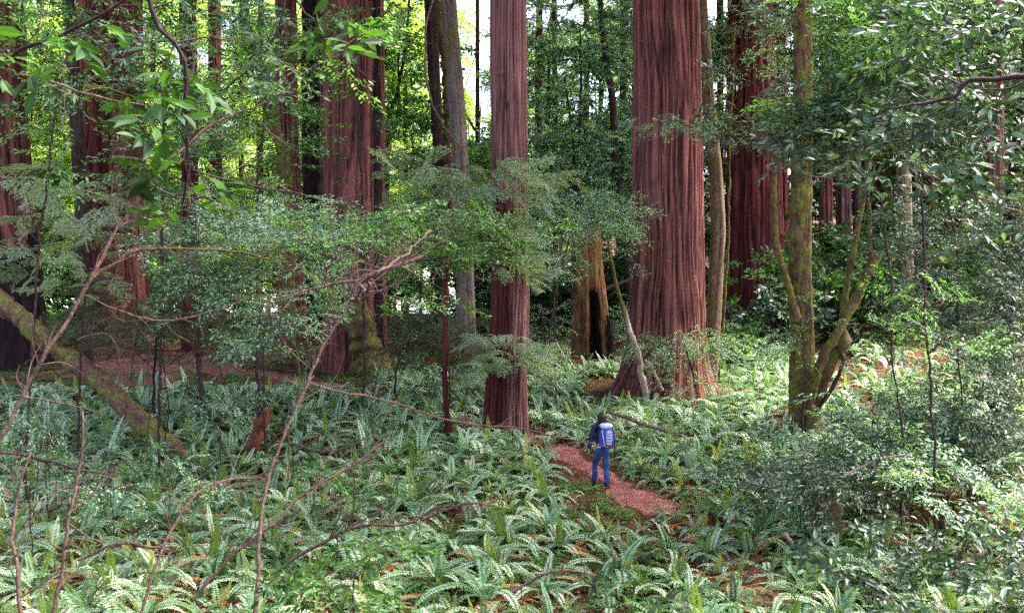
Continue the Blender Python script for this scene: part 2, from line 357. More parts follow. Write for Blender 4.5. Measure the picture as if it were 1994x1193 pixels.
SPR = {
 'broad': [spray_broad(r0, 1.0, .14, .34, rnd=True) for _ in range(6)],
 'small': [spray_broad(r0, .9, .095, .42, side=10, per=11) for _ in range(6)],
 'big':   [spray_broad(r0, .8, .18, .42, side=6, per=5, flat=.7, droop=.25, rnd=True) for _ in range(6)],
 'sprig': [spray_broad(r0, .32, .19, .42, side=4, per=3, flat=.6, droop=.4, twigr=.003, rnd=True) for _ in range(6)],
 'lance': [spray_broad(r0, .9, .13, .24, side=8, per=8, flat=.5, droop=.35) for _ in range(6)],
 'needle': [spray_needle(r0, 1.0, 16, .075) for _ in range(6)],
 'far':   [spray_broad(r0, 2.6, .6, .6, side=7, per=6, flat=.7, droop=.25, twigr=.01) for _ in range(6)],
 'fardense': [spray_broad(r0, 1.5, .25, .55, side=9, per=7, flat=.8, droop=.25, twigr=.008) for _ in range(6)],
}
def place(acc, kind, P, yaw, pitch, roll, scale, r, mats=(0, 1), tshift=None):
    """P (n,3): adds n transformed sprays to acc"""
    arr = SPR[kind]; which = r.integers(0, len(arr), len(P))
    for k in range(len(arr)):
        sel = np.where(which == k)[0]
        if not len(sel): continue
        v, f, m, t, sm = arr[k]; n = len(sel)
        cy, sy = np.cos(yaw[sel]), np.sin(yaw[sel]); cq, sq = np.cos(pitch[sel]), np.sin(pitch[sel]); cr, sr = np.cos(roll[sel]), np.sin(roll[sel])
        x, y, z = v[:, 0][None], v[:, 1][None], v[:, 2][None]
        y1 = y * cr[:, None] - z * sr[:, None]; z1 = y * sr[:, None] + z * cr[:, None]
        x2 = x * cq[:, None] - z1 * sq[:, None]; z2 = x * sq[:, None] + z1 * cq[:, None]
        x3 = x2 * cy[:, None] - y1 * sy[:, None]; y3 = x2 * sy[:, None] + y1 * cy[:, None]
        V = np.stack([x3, y3, z2], -1) * scale[sel][:, None, None] + P[sel][:, None, :]
        ff = f[None] + (np.arange(n) * len(v))[:, None, None]
        ts = 0 if tshift is None else tshift[sel][:, None]
        tt = np.clip(t[None] + ts, 0, 1)
        acc.add(V.reshape(-1, 3), ff.reshape(-1, 4), np.tile(np.where(m == 0, mats[0], mats[1]), n), (tt + np.zeros((n, 1))).reshape(-1))
# openings in the foliage through which things farther off are seen: (x0,y0,x1,y1, applies to foliage nearer than Y, share kept)
OPEN = []
def opened(P, r):
    px, py = proj(P); k = np.ones(len(P), bool)
    for x0, y0, x1, y1, Ym, keep in OPEN:
        inn = (px > x0) & (px < x1) & (py > y0) & (py < y1) & (P[:, 1] < Ym)
        k &= ~inn | (r.random(len(P)) < keep)
    return k
def cluster(acc, kind, c, rad, n, r, axis=None, scale=(.7, 1.15), layered=.5, droop=0., tv=.12, check=True):
    """n sprays in an ellipsoid, pointing away from the tree's axis"""
    c = np.asarray(c, float); rad = np.asarray(rad, float)
    d = r.normal(size=(n, 3)) * .62; q_ = np.linalg.norm(d, axis=1); d = d * np.minimum(1, 1.7 / q_)[:, None]
    P = c + d * rad
    if layered: 
        st = max(rad[2] * .45, .3); zc = np.round((P[:, 2] - c[2]) / st + r.normal(0, .18, n)) * st; P[:, 2] = c[2] + zc * layered + (P[:, 2] - c[2]) * (1 - layered)
    ax = c if axis is None else np.asarray(axis, float)
    dirx = P - ax; yaw = np.arctan2(dirx[:, 1], dirx[:, 0]) + r.normal(0, .5, n)
    pitch = r.normal(.05, .3, n) - droop; roll = r.normal(0, .5, n)
    s = r.uniform(*scale, n)
    if check:
        k = opened(P + np.c_[np.cos(yaw), np.sin(yaw), 0 * yaw] * (.5 * s)[:, None], r); P, yaw, pitch, roll, s = P[k], yaw[k], pitch[k], roll[k], s[k]
    # one tint shift per neighbourhood, so that light and dark clumps show
    cell = np.floor(P / 1.1).astype(int); hsh = (cell[:, 0] * 73 + cell[:, 1] * 179 + cell[:, 2] * 283) % 97 / 97.0
    if len(P): place(acc, kind, P, yaw, pitch, roll, s, r, tshift=(hsh - .5) * 2 * tv)
    return len(P)

# ------------------------------------------------------------------ trunks
def trunk_path(spec, Y, top=38.0, ground=True, dY=0.0):
    """spec: (px, py, width_px) from the top of the picture down -> rows of x,y,z,r from the ground up"""
    rows = []
    for px, py, w in spec[::-1]:
        p = U(px, py, Y + dY * (spec[-1][1] - py) / 1000.0); rows.append([*p, w * .5 * p[1] / F])
    rows = np.array(rows)
    if ground:
        b = rows[0].copy(); g = gz(b[0], b[1]) - .35
        if b[2] > g + .1: b[2] = g; b[3] *= 1.05; rows = np.vstack([b, rows])
    if top and rows[-1, 2] < top:
        d = (rows[-1] - rows[-2]) / max(rows[-1, 2] - rows[-2, 2], .1); e = rows[-1].copy(); k = top - e[2]
        d = d * 1.0; d[3] = -e[3] * .55 / k; d[0] = np.clip(d[0], -.06, .06)
        rows = np.vstack([rows, e + d * k]); rows[-1, 2] = top
    return rows
def bark_trunk(acc, rows, nth=96, dz=.22, depth=.05, nf=20, flare=.0, fh=.8, seed=0, lobes=5, char=None, zf=.16, dent=None, knots=0, mats=(0, 1)):
    r = np.random.default_rng(seed); z0, z1 = rows[0, 2], rows[-1, 2]
    zv = min(z1, 27.0); zs = np.r_[np.arange(z0, zv, dz), np.linspace(zv, z1, 14)[0 if zv < z1 else 13:]]
    zs = np.unique(zs)
    X, Yv, Rr = (np.interp(zs, rows[:, 2], rows[:, q]) for q in (0, 1, 3))
    k = max(3, int(1.2 / dz)) | 1
    if len(zs) > 3 * k:
        pad = lambda a: np.convolve(np.pad(a, k // 2, 'edge'), np.ones(k) / k, 'valid'); X, Yv, Rr = pad(X), pad(Yv), pad(Rr)
    th = np.linspace(0, 1, nth, endpoint=False); T, Z = np.meshgrid(th, zs)
    warp = (vnoise(T, (Z - z0) * .35, 6, int((z1 - z0) * .35) + 2, r) - .5) * .04
    u = T + warp
    a1 = vnoise(u, (Z - z0) * zf, nf, int((z1 - z0) * zf) + 2, r); a2 = vnoise(u + .013, (Z - z0) * zf * 1.6, int(nf * 2.1), int((z1 - z0) * zf * 1.6) + 2, r)
    a3 = vnoise(T + warp * .5, (Z - z0) * zf * 2.2, int(nf * 3.7), int((z1 - z0) * zf * 2.2) + 2, r); a4 = vnoise(T, (Z - z0) * .5, nf * 2, int((z1 - z0) * .8) + 2, r)
    gr = np.maximum(np.exp(-((a1 - .5) / .10) ** 2), .9 * np.exp(-((a2 - .5) / .15) ** 2))
    a5 = vnoise(T, (Z - z0) * 3.2, nf * 3, int((z1 - z0) * 3.2) + 2, r)
    ridge = (1 - gr) * .46 + a3 * .24 + a4 * .16 + a5 * .14
    ridge = np.clip((ridge - .12) / .76, 0, 1)
    rad = Rr[:, None] + depth * (ridge - .5) * 2.6
    if flare:
        e = np.exp(-np.maximum(Z - z0, 0) / fh); lb = sum(np.cos(2 * np.pi * (T * q + r.random())) * w for q, w in ((lobes, .5), (lobes + 3, .3)))
        rad = rad * (1 + flare * e * (1 + .55 * lb)) ; rad = rad + Rr[:, None] * .05 * np.cos(2 * np.pi * (T * 3 + r.random())) 
    for _ in range(knots):
        tk, zk = r.random(), r.uniform(z0 + 1, min(z1, 25)); dd = ((np.abs((T - tk + .5) % 1 - .5) * 2 * np.pi * Rr[:, None]) ** 2 + (Z - zk) ** 2) / .06 ** 2
        rad = rad - .07 * np.exp(-dd); ridge = ridge * (1 - .9 * np.exp(-dd))
    mi = np.zeros((len(zs) - 1, nth), int)
    if dent is not None:                                # burnt-out hollow: angle (0..1), half width, z range
        ta, hw, za, zb = dent; win = np.exp(-(((T - ta + .5) % 1 - .5) / hw) ** 4) * (1 - sstep((Z - za) / (zb - za)))
        rad = rad * (1 - .8 * win); ridge = ridge * (1 - np.clip(win * 3.2, 0, 1)); mi[win[:-1] > .3 + .25 * (a3[:-1] - .5)] = 1
    if char is not None:
        cn = vnoise(T, (Z - z0) * .8, 7, int((z1 - z0) * .8) + 2, r) ; ang, aw, ztop = char
        inn = (np.abs((T - ang + .5) % 1 - .5) < aw * (.7 + .6 * cn)) & (Z < ztop + 3 * (cn - .5)); mi[inn[:-1]] = 1
    A = T * 2 * np.pi
    V = np.stack([X[:, None] + rad * np.cos(A), Yv[:, None] + rad * np.sin(A), Z], -1).reshape(-1, 3)
    i = np.arange(V.shape[0]).reshape(len(zs), nth); nx = np.roll(i, -1, 1)
    f = np.stack([i[:-1], nx[:-1], nx[1:], i[1:]], -1).reshape(-1, 4)
    mi = mi.ravel(); acc.add(V, f, np.where(mi == 0, mats[0], mats[1]), ridge.reshape(-1), True)
    # ragged top
    c = V.reshape(len(zs), nth, 3)[-1]; ctr = c.mean(0) - [0, 0, .1]; q = np.vstack([c, ctr]); pr = [[k, (k + 1) % nth, (k + 2) % nth, nth] for k in range(0, nth - 1, 2)]
    acc.add(q, np.array(pr), mats[0], .3)
def base_of(rows): return np.array([rows[0, 0], rows[0, 1], gz(rows[0, 0], rows[0, 1])])
def shift_child(o, base): return o

TREES = {}
def big_tree(key, name, label, cat, spec, Y, mat, group=None, mat2='charred', crown=None, stubs=0, **kw):
    rows = trunk_path(spec, Y, kw.pop('top', 38.0), dY=kw.pop('dY', 0)); b = base_of(rows)
    root = thing(name, label, cat, b, group); a = Acc(); bark_trunk(a, rows, **kw)
    a.v = [v - b.astype(np.float32) for v in a.v]
    a.build('trunk', [M[mat], M[mat2]], root)
    r = np.random.default_rng(abs(hash(key)) % 1000 if False else sum(map(ord, key)))
    for k in range(stubs):                              # short dead limbs on the trunk
        z = r.uniform(3, 20); x, y, rr = (np.interp(z, rows[:, 2], rows[:, q]) for q in (0, 1, 3)); an = r.uniform(np.pi, 2 * np.pi)
        d = np.array([math.cos(an), math.sin(an), r.uniform(-.3, .3)]); p = np.array([x, y, z]) + d * rr * .8; ln = r.uniform(.5, 1.8)
        s = Acc(); pts = smooth_path([p - b, p + d * ln * .6 + [0, 0, .05] - b, p + d * ln + [0, 0, -.2 * ln] - b], 7)
        tube(s, pts, np.linspace(.03, .008, 7), 5, 0, .4); s.build('dead_limb', [M['twig']], root)
    TREES[key] = (root, rows, b); return root

RW = 'redwood tree'
big_tree('r1', 'redwood_tree', 'huge redwood trunk cut by the left edge of the photo, blackened low down', RW,
   [(-18, 0, 118), (-10, 250, 118), (2, 450, 130), (10, 600, 150), (14, 680, 165)], 46, 'redwood', nth=160, depth=.07, nf=26, flare=.12, seed=1, char=(.75, .5, 5.5))
big_tree('r2', 'redwood_tree', 'broad dark red redwood standing second from the left edge behind twiggy branches', RW,
   [(210, 0, 116), (213, 300, 120), (216, 500, 124), (222, 660, 140)], 54, 'redwood', nth=160, depth=.08, nf=22, flare=.12, seed=2, char=(.62, .16, 14), mat2='redwood_dark')
big_tree('d3', 'forest_tree', 'slim nearly black trunk just left of the broad second redwood', 'tree',
   [(133, 0, 24), (148, 200, 25), (158, 420, 23), (165, 640, 26)], 45, 'darkbark', nth=40, depth=.03, nf=9, seed=3)
big_tree('d4', 'forest_tree', 'thin reddish trunk against bright leaves near the left edge, thicker of two', 'tree',
   [(78, 0, 13), (82, 200, 14), (85, 470, 15)], 75, 'redwood_dark', nth=24, depth=.03, nf=7, seed=4, dz=.4)
big_tree('d4b', 'forest_tree', 'thinnest straight trunk against bright leaves near the left edge', 'tree',
   [(104, 0, 8), (106, 300, 8), (107, 470, 9)], 78, 'redwood_dark', nth=16, depth=.02, nf=5, seed=5, dz=.4)
big_tree('r5', 'redwood_tree', 'slender redwood trunk right of the broad second redwood, half hidden by leaves', RW,
   [(366, 0, 29), (369, 300, 30), (372, 640, 36)], 52, 'redwood_dark', nth=64, depth=.05, nf=12, seed=6)
big_tree('r6', 'forest_tree', 'dark trunk standing beside the white sky gap in the upper left', 'tree',
   [(417, 0, 24), (417, 200, 24), (419, 400, 26), (420, 560, 28)], 70, 'redwood_dark', nth=48, depth=.05, nf=10, seed=7)
big_tree('r7', 'redwood_tree', 'medium reddish redwood left of the charred black trunk', RW,
   [(556, 0, 38), (562, 300, 40), (568, 500, 44), (574, 690, 56)], 47, 'redwood', nth=96, depth=.05, nf=14, flare=.1, seed=8)
big_tree('r8', 'redwood_tree', 'charred black trunk tight against the left side of the big left-centre redwood', RW,
   [(612, 0, 46), (613, 350, 46), (616, 660, 56)], 60, 'charred', nth=80, depth=.07, nf=12, seed=9)
big_tree('r9', 'redwood_tree', 'big red-barked redwood left of centre with dark streak down its right side', RW,
   [(688, 0, 111), (688, 350, 116), (690, 600, 118), (690, 720, 130)], 45, 'redwood', nth=180, depth=.075, nf=28, flare=.14, seed=10, char=(.93, .035, 22), knots=4, stubs=3)
big_tree('m1', 'mossy_tree', 'dark forked mossy trunk left of the grey trunk by the sky gap', 'tree',
   [(836, -20, 23), (848, 180, 23), (855, 310, 21), (860, 640, 26)], 50, 'darkbark', nth=48, depth=.03, nf=8, seed=11)
big_tree('m2', 'alder_tree', 'grey patchy smooth trunk beside the white sky gap left of the central redwood', 'tree',
   [(871, -20, 30), (888, 180, 31), (898, 330, 31), (905, 500, 32), (908, 700, 42)], 44, 'alder', nth=56, depth=.018, nf=7, seed=12, dz=.16)
big_tree('r10', 'redwood_tree', 'straight central redwood with grey furrowed bark in front of all the other redwoods', RW,
   [(991, 0, 67), (994, 400, 70), (995, 600, 72), (988, 760, 80), (986, 850, 90)], 29.8, 'redwood_grey', nth=150, depth=.032, nf=24, flare=.05, fh=.5, seed=13, dz=.12, knots=26, char=(.60, .17, 5.8), mat2='redwood_dark', stubs=2)  # shade of the left side painted in low down with darker bark
big_tree('r11', 'redwood_tree', 'largest redwood right of centre with long pale bark ridges and flared foot', RW,
   [(1299, 0, 122), (1303, 300, 130), (1304, 500, 136), (1302, 650, 146), (1296, 760, 168)], 37.5, 'redwood', nth=260, depth=.06, nf=34, flare=.42, fh=.9, seed=14, dz=.14, zf=.13, knots=2, stubs=2)
big_tree('m3', 'mossy_tree', 'slim tan mossy trunk hugging the right side of the largest redwood', 'tree',
   [(1368, 0, 18), (1380, 200, 22), (1393, 330, 25), (1399, 450, 28), (1388, 660, 26)], 40, 'mossy_light', nth=40, depth=.02, nf=7, seed=15)
big_tree('r12', 'redwood_tree', 'dark red redwood right of the largest one and left of the green mossy trunk', RW,
   [(1460, 0, 80), (1468, 300, 98), (1472, 500, 106), (1472, 655, 118)], 56, 'redwood_dark', nth=160, depth=.08, nf=22, flare=.1, seed=16)
big_tree('r13', 'redwood_tree', 'narrow dark red trunk showing between the dark red redwood and green mossy trunk', RW,
   [(1521, 0, 17), (1523, 300, 18), (1527, 600, 22)], 60, 'redwood_dark', nth=40, depth=.04, nf=9, seed=17)
big_tree('m6', 'forest_tree', 'greyish brown trunk rising from ferns on the right side, moss near foot', 'tree',
   [(1745, 0, 22), (1758, 300, 26), (1761, 500, 32), (1768, 700, 27)], 46, 'mossy_light', nth=48, depth=.02, nf=8, seed=18)
big_tree('r15', 'forest_tree', 'dark bluish leaning trunk at the right edge of the photo', 'tree',
   [(2010, 100, 34), (1984, 330, 34), (1962, 560, 38), (1950, 680, 42)], 31, 'charred', nth=48, depth=.03, nf=10, seed=19, top=22)
for k, (px, w, Y, l) in enumerate([
   (1832, 52, 74, 'pinkish far redwood on the right hillside, widest of the hillside trunks'),
   (1896, 44, 80, 'pinkish far redwood on the right hillside, closest to the right edge'),
   (1607, 20, 64, 'thin far red trunk just right of the green mossy trunk'),
   (1640, 26, 68, 'far red trunk second to the right of the green mossy trunk'),
   (1692, 30, 84, 'hazy far trunk between the forked mossy tree and the greyish brown trunk'),
   (1790, 24, 90, 'hazy far trunk just right of the greyish brown trunk'),
   (1935, 30, 66, 'far red trunk beside the bluish leaning trunk at the right'),
   (1724, 46, 96, 'faint pink trunk far up the hillside above the forked mossy tree')]):
    big_tree('h%d' % k, 'redwood_tree', l, RW, [(px, 0, w * .95), (px + 2, 300, w), (px + 3, 560, w * 1.08)], Y, 'redwood' if k % 3 else 'redwood_grey', nth=64, depth=.07, nf=14, seed=30 + k, dz=.4)

# crowns added out of view, high above the picture, to shade the floor
SHADE_CROWN = []
for k in range(4):
    r = np.random.default_rng(900 + k); a = Acc(); n = 360
    zz = r.uniform(-1, 1, n); rad = (1.0 - .35 * zz) * 6.6; an = r.uniform(0, 6.283, n); q = np.sqrt(r.random(n)) * rad
    P = np.c_[q * np.cos(an), q * np.sin(an), zz * 7 + 1.0]
    place(a, 'far', P, an + r.normal(0, .4, n), r.normal(-.15, .2, n), r.normal(0, .4, n), r.uniform(.8, 1.3, n), r)
    SHADE_CROWN.append(a.mesh('crown', [M['darkleaf'], M['redwood_dark']]))
for k, key in enumerate([q for q in TREES if q[0] != 's']):
    root, rows, b = TREES[key]
    if key in ('d4', 'd4b', 'r6', 'm1', 'm2', 'm3', 'm6') or (rows[0, 1] > 62 and key[0] != 'h'): continue
    o = bpy.data.objects.new('crown', SHADE_CROWN[k % 4]); COL.objects.link(o); o.parent = root; o.rotation_euler = (0, 0, k * 1.7)
    z = 37.0 if rows[0, 1] > 62 else 34.0 if rows[0, 1] > 40 else 29.0
    o.location = (rows[-1, 0] - b[0], rows[-1, 1] - b[1], z - b[2]); sc_ = 1.25 if rows[0, 3] > .9 else .95; o.scale = (sc_ * 1.15, sc_ * 1.15, .9)

# slim background trunks
for k, (px, w, Y, m, l) in enumerate([
   (18, 9, 84, 'darkbark', 'slim dark trunk in the bright gap right beside the leftmost redwood'), (296, 10, 72, 'redwood_dark', 'slim red trunk just right of the broad second redwood'),
   (326, 8, 80, 'darkbark', 'thin dark trunk between the broad second redwood and slender redwood'), (470, 9, 82, 'darkbark', 'thin dark trunk right of the left sky gap'),
   (506, 13, 70, 'redwood_dark', 'slim red trunk left of the reddish medium redwood'), (790, 9, 78, 'darkbark', 'thin dark trunk in bright leaves left of the forked mossy trunk'),
   (930, 9, 74, 'darkbark', 'thin dark trunk below the central sky gap'), (1048, 14, 66, 'redwood_dark', 'slim red trunk right beside the central redwood'),
   (1082, 10, 72, 'darkbark', 'thin dark trunk second right of the central redwood'), (1142, 11, 78, 'redwood_dark', 'thin red trunk above the hollow snag'),
   (1212, 14, 70, 'darkbark', 'slim dark trunk just left of the largest redwood'), (1403, 12, 76, 'redwood_dark', 'slim red trunk in the gap left of the dark red redwood'),
   (1668, 15, 62, 'darkbark', 'slim dark trunk right of the fork of the mossy tree'), (1812, 12, 64, 'redwood_dark', 'slim red trunk left of the widest hillside redwood'),
   (1868, 14, 70, 'redwood_dark', 'slim red trunk between the two pink hillside redwoods'), (1716, 16, 70, 'redwood_dark', 'slim red trunk left of the greyish brown trunk')]):
    big_tree('s%d' % k, 'forest_tree', l, 'tree', [(px + 3 * math.sin(k * 2.1), 0, w * .9), (px, 300, w), (px + 2 * math.cos(k), 560, w * 1.15)], Y, m, nth=20, depth=.02, nf=6, seed=60 + k, dz=.5)

# ------------------------------------------------------------------ polyline trunks, limbs and dead wood
def pxpath(pts, Y, dY=0):
    """(px,py,width_px[,Y]) -> path and radii"""
    P, W = [], []
    for k, q in enumerate(pts):
        y = q[3] if len(q) > 3 else Y + dY * k / max(len(pts) - 1, 1); p = U(q[0], q[1], y); P.append(p); W.append(q[2] * .5 * y / F)
    return np.array(P), np.array(W)
def limb(acc, P, W, n=None, seg=8, mat=0, rough=.12, jit=.0, seed=0, tint=.5):
    n = n or max(8, int(np.linalg.norm(np.diff(P, axis=0), axis=1).sum() / .12)); n = min(n, 140)
    S = smooth_path(P, n); L = np.r_[0, np.cumsum(np.linalg.norm(np.diff(P, axis=0), axis=1))]; w = np.interp(np.linspace(0, L[-1], n), L, W)
    if jit:
        r = np.random.default_rng(seed); j = np.cumsum(r.normal(0, jit, (n, 3)), 0); j -= np.linspace(0, 1, n)[:, None] * j[-1]; S = S + j
    r = np.random.default_rng(seed + 5)
    tube(acc, S, w * (1 + r.normal(0, .04, n)), seg, mat, tint, True, rough=rough, seed=seed)
    return S, w
def tree_of_limbs(name, label, cat, base, parts, group=None):
    root = thing(name, label, cat, base, group)
    for k, (pn, pts, Y, mat, seg) in enumerate(parts):
        P, W = pxpath(pts, Y); a = Acc(); limb(a, P - base, W, seg=seg, seed=k * 7 + len(label), jit=.006, rough=.15 if seg > 9 else .08); a.build(pn, [M[mat]], root)
    return root
# green mossy tree with the forked leaning stems
rows = trunk_path([(1564, 0, 33), (1561, 300, 38), (1556, 500, 42), (1560, 640, 46), (1564, 850, 56)], 30.0)
b = base_of(rows); root = thing('mossy_tree', 'green mossy tree right of the dark red redwood, forked leaning limbs at its foot', 'tree', b)
a = Acc(); bark_trunk(a, rows, nth=72, depth=.03, nf=9, flare=.1, seed=21, dz=.1, zf=1.5); a.v = [v - b.astype(np.float32) for v in a.v]; a.build('trunk', [M['mossy'], M['charred']], root)
TREES['m4'] = (root, rows, b)
for k, (pts, Y, mat) in enumerate([
   ([(1578, 850, 30), (1588, 780, 24), (1622, 705, 22), (1642, 664, 30), (1640, 630, 14), (1652, 540, 11), (1672, 430, 10), (1690, 310, 8), (1712, 200, 6)], 29.4, 'mossy'),
   ([(1572, 800, 16), (1602, 695, 16), (1655, 600, 20), (1700, 512, 20), (1713, 500, 12)], 29.0, 'mossy'),
   ([(1590, 800, 7), (1622, 752, 8), (1640, 700, 8), (1626, 665, 5)], 29.2, 'darkbark'),
   ([(1552, 625, 18), (1532, 545, 14), (1512, 485, 12), (1505, 400, 12), (1507, 325, 10)], 29.5, 'mossy'),
   ([(1506, 335, 5), (1545, 322, 5), (1575, 342, 4), (1640, 340, 4), (1690, 333, 3)], 29.3, 'mossy_light'),
   ([(1676, 420, 6), (1690, 380, 7), (1697, 520, 9)], 29.2, 'mossy')]):
    P, W = pxpath(pts, Y); a = Acc(); limb(a, P - b, W, seg=10, seed=k + 3, jit=.006, rough=.14); a.build('limb', [M[mat]], root)

g = GP(600, 700)
tree_of_limbs('mossy_tree', 'curved mossy trunk leaning behind leaves left of the reddish medium redwood', 'tree', np.array([*U(566, 700, 43)[:2], 0]),
   [('trunk', [(566, 705, 26), (562, 500, 24), (556, 330, 24), (540, 260, 22), (512, 170, 20), (484, 60, 18), (470, -60, 14)], 43, 'mossy', 12)])
tree_of_limbs('forest_tree', 'thin dark curving trunk in the dense blue-green foliage left of the largest redwood', 'tree', np.array([*U(1230, 560, 57)[:2], 0]),
   [('trunk', [(1232, 640, 16), (1218, 430, 14), (1200, 330, 14), (1192, 200, 13), (1172, 60, 12), (1160, -120, 9)], 57, 'darkbark', 8),
    ('limb', [(1113, 640, 8), (1115, 420, 6), (1116, 290, 5), (1100, 150, 4)], 57, 'darkbark', 6)])
tree_of_limbs('forest_tree', 'thin forked sapling seen against bright maple leaves right of the left-centre redwood', 'tree', np.array([*U(757, 620, 56)[:2], 0]),
   [('trunk', [(750, 640, 12), (757, 270, 11), (772, 190, 7), (790, 90, 6), (800, -40, 4)], 56, 'darkbark', 8),
    ('limb', [(757, 275, 9), (775, 230, 6), (775, 130, 5), (782, 20, 3)], 56, 'darkbark', 6)])
tree_of_limbs('mossy_tree', 'short thick mossy leaning stump in front of the left-centre redwood', 'stump', np.array([*U(722, 722, 42.5)[:2], 0]),
   [('trunk', [(738, 740, 70), (722, 700, 62), (706, 650, 52), (694, 600, 46), (686, 580, 34)], 42.5, 'mossy', 16)])
tree_of_limbs('forest_tree', 'second stem of the forked mossy pair, passing behind the grey patchy trunk', 'tree', np.array([*U(862, 560, 52)[:2], 0]),
   [('trunk', [(864, 640, 16), (866, 330, 14), (868, 160, 15), (858, 70, 14), (848, -30, 12)], 52, 'mossy', 10)])

# hollow burnt snag
rows = trunk_path([(1146, 430, 36), (1146, 520, 50), (1150, 620, 64), (1150, 690, 80)], 48.0, top=None)
b = base_of(rows); root = thing('hollow_snag', 'orange-brown broken snag with a black burnt hollow, left of the largest redwood', 'snag', b)
a = Acc(); bark_trunk(a, rows, nth=120, depth=.07, nf=16, flare=.15, seed=22, dz=.1, dent=(.785, .058, 2.7, 3.5)); a.v = [v - b.astype(np.float32) for v in a.v]; a.build('trunk', [M['snag'], M['charred']], root)
P, W = pxpath([(1190, 700, 16), (1188, 640, 12), (1182, 615, 6)], 47.3); a = Acc(); limb(a, P - b, W, seg=8, rough=.2); a.build('splinter', [M['charred']], root)

def wood(name, label, cat, pts, Y, mat, seg=8, group=None, twigs=0, jit=.01, seed=1, tw_len=.5, rough=.1, tmat=None):
    P, W = pxpath(pts, Y); a = Acc(); b = P[0].copy()
    S, w = limb(a, P, W, seg=seg, jit=jit, seed=seed, rough=rough)
    if tmat is None:
        r = np.random.default_rng(seed + 100)
        if twigs:
            root = thing(name, label, cat, b, group); a.v = [v - b.astype(np.float32) for v in a.v]; a.build('stem', [M[mat]], root)
            t = Acc()
            for k in range(twigs):
                i = r.integers(len(S) // 6, len(S) - 1); T = unit(S[min(i + 1, len(S) - 1)] - S[i - 1]); d = unit(T * .5 + r.normal(0, .6, 3) * [1, .5, 1]); ln = tw_len * r.uniform(.4, 1.3)
                q = S[i] - b; e1 = q + d * ln * .5 + r.normal(0, .06, 3) * ln; e2 = q + d * ln + r.normal(0, .22, 3) * ln
                tube(t, smooth_path([q, e1, e2], 6), np.linspace(max(w[i] * .45, .004), .0025, 6), 4, 0, .5, True, False)
                if r.random() < .6:
                    d2 = unit(d + r.normal(0, .6, 3)); tube(t, smooth_path([e1, e1 + d2 * ln * .3, e1 + d2 * ln * .6 + r.normal(0, .1, 3) * ln], 5), np.linspace(.005, .002, 5), 4, 0, .5, True, False)
            t.build('twigs', [M['twig_dark' if ('dark' in mat or 'black' in mat) else 'twig']], root); return root
    o = a.build(name, [M[mat]], None, b); return tag(o, label, cat, group)
# fallen and leaning wood
wood('fallen_log', 'thick mossy log leaning down from the left edge into the ferns', 'log', [(-120, 490, 34, 33), (0, 592, 35, 31), (120, 690, 37, 29.6), (240, 788, 38, 28), (330, 868, 35, 26.8), (365, 905, 30, 26.2)], 0, 'log', 20, twigs=0, jit=.02, rough=.12)
wood('dead_branch', 'pale splintered branch propped against the foot of the largest redwood', 'branch', [(1262, 790, 13), (1245, 700, 12), (1228, 650, 11), (1219, 606, 5)], 34.6, 'deadwood', 8, jit=.012)
wood('dead_branch', 'mossy thin pole leaning left of the pale splintered branch', 'branch', [(1252, 720, 15), (1234, 660, 11), (1214, 600, 8), (1190, 500, 6), (1182, 440, 4)], 35.2, 'mossy', 8, jit=.012)
wood('dead_branch', 'short pale stick leaning right of the splintered branch at the largest redwood', 'branch', [(1290, 760, 7), (1268, 715, 6), (1256, 700, 4)], 34.9, 'deadwood', 6)
wood('dead_branch', 'thin bent stick arching behind the hollow snag on its left', 'branch', [(1068, 660, 4), (1080, 600, 4), (1086, 560, 4), (1078, 500, 3)], 45, 'darkbark', 6, twigs=5)
wood('fallen_branch', 'long thin fallen pole lying behind the hollow snag', 'branch', [(1060, 612, 6), (1120, 588, 7), (1200, 556, 8), (1240, 540, 7)], 52, 'twig', 6)
wood('dead_snag', 'dark rotten leaning stump among ferns in the left middle ground', 'stump', [(478, 905, 20), (495, 865, 22), (512, 825, 24), (524, 792, 14)], 26.3, 'rotlog', 12, jit=.02, rough=.25)
wood('dead_branch', 'black crooked thin stem rising from ferns left of the rotten leaning stump', 'branch', [(497, 850, 7), (508, 780, 7), (500, 720, 6), (500, 680, 5)], 27.5, 'darkbark', 6, jit=.015)
wood('fallen_branch', 'curved reddish fallen branch in front of the dark red redwood', 'branch', [(1405, 668, 5), (1440, 654, 6), (1475, 648, 6), (1495, 652, 4)], 50, 'deadwood', 6)
wood('fallen_log', 'rotten red log lying right of the forked mossy tree', 'log', [(1668, 722, 24, 42), (1705, 716, 32, 42), (1745, 716, 30, 42.2), (1772, 722, 18, 42.4)], 0, 'rotlog', 16, jit=.02, rough=.2)
wood('fallen_log', 'small rotten red log end near the right side of the hillside', 'log', [(1850, 738, 16), (1880, 736, 20), (1908, 735, 16)], 38, 'rotlog', 12, rough=.2)
wood('tree_stump', 'mossy tan stump among leafy shrubs at the lower right', 'stump', [(1622, 1075, 64), (1614, 1030, 54), (1606, 985, 48), (1602, 958, 40)], 19.2, 'mossy_light', 18, jit=.01, rough=.14)
wood('fallen_branch', 'short pale stick poking from ferns left of the mossy tan stump', 'branch', [(1562, 1092, 8), (1545, 1062, 9), (1526, 1038, 11)], 18.5, 'deadwood', 8)
wood('rotten_log', 'crumbling dark red log under shrubs at the lower right', 'log', [(1690, 1040, 26, 21), (1740, 1022, 44, 20.8), (1800, 1035, 38, 20.5), (1870, 1020, 46, 20.3), (1920, 1005, 30, 20.2)], 0, 'rotlog', 22, jit=.05, rough=.3)
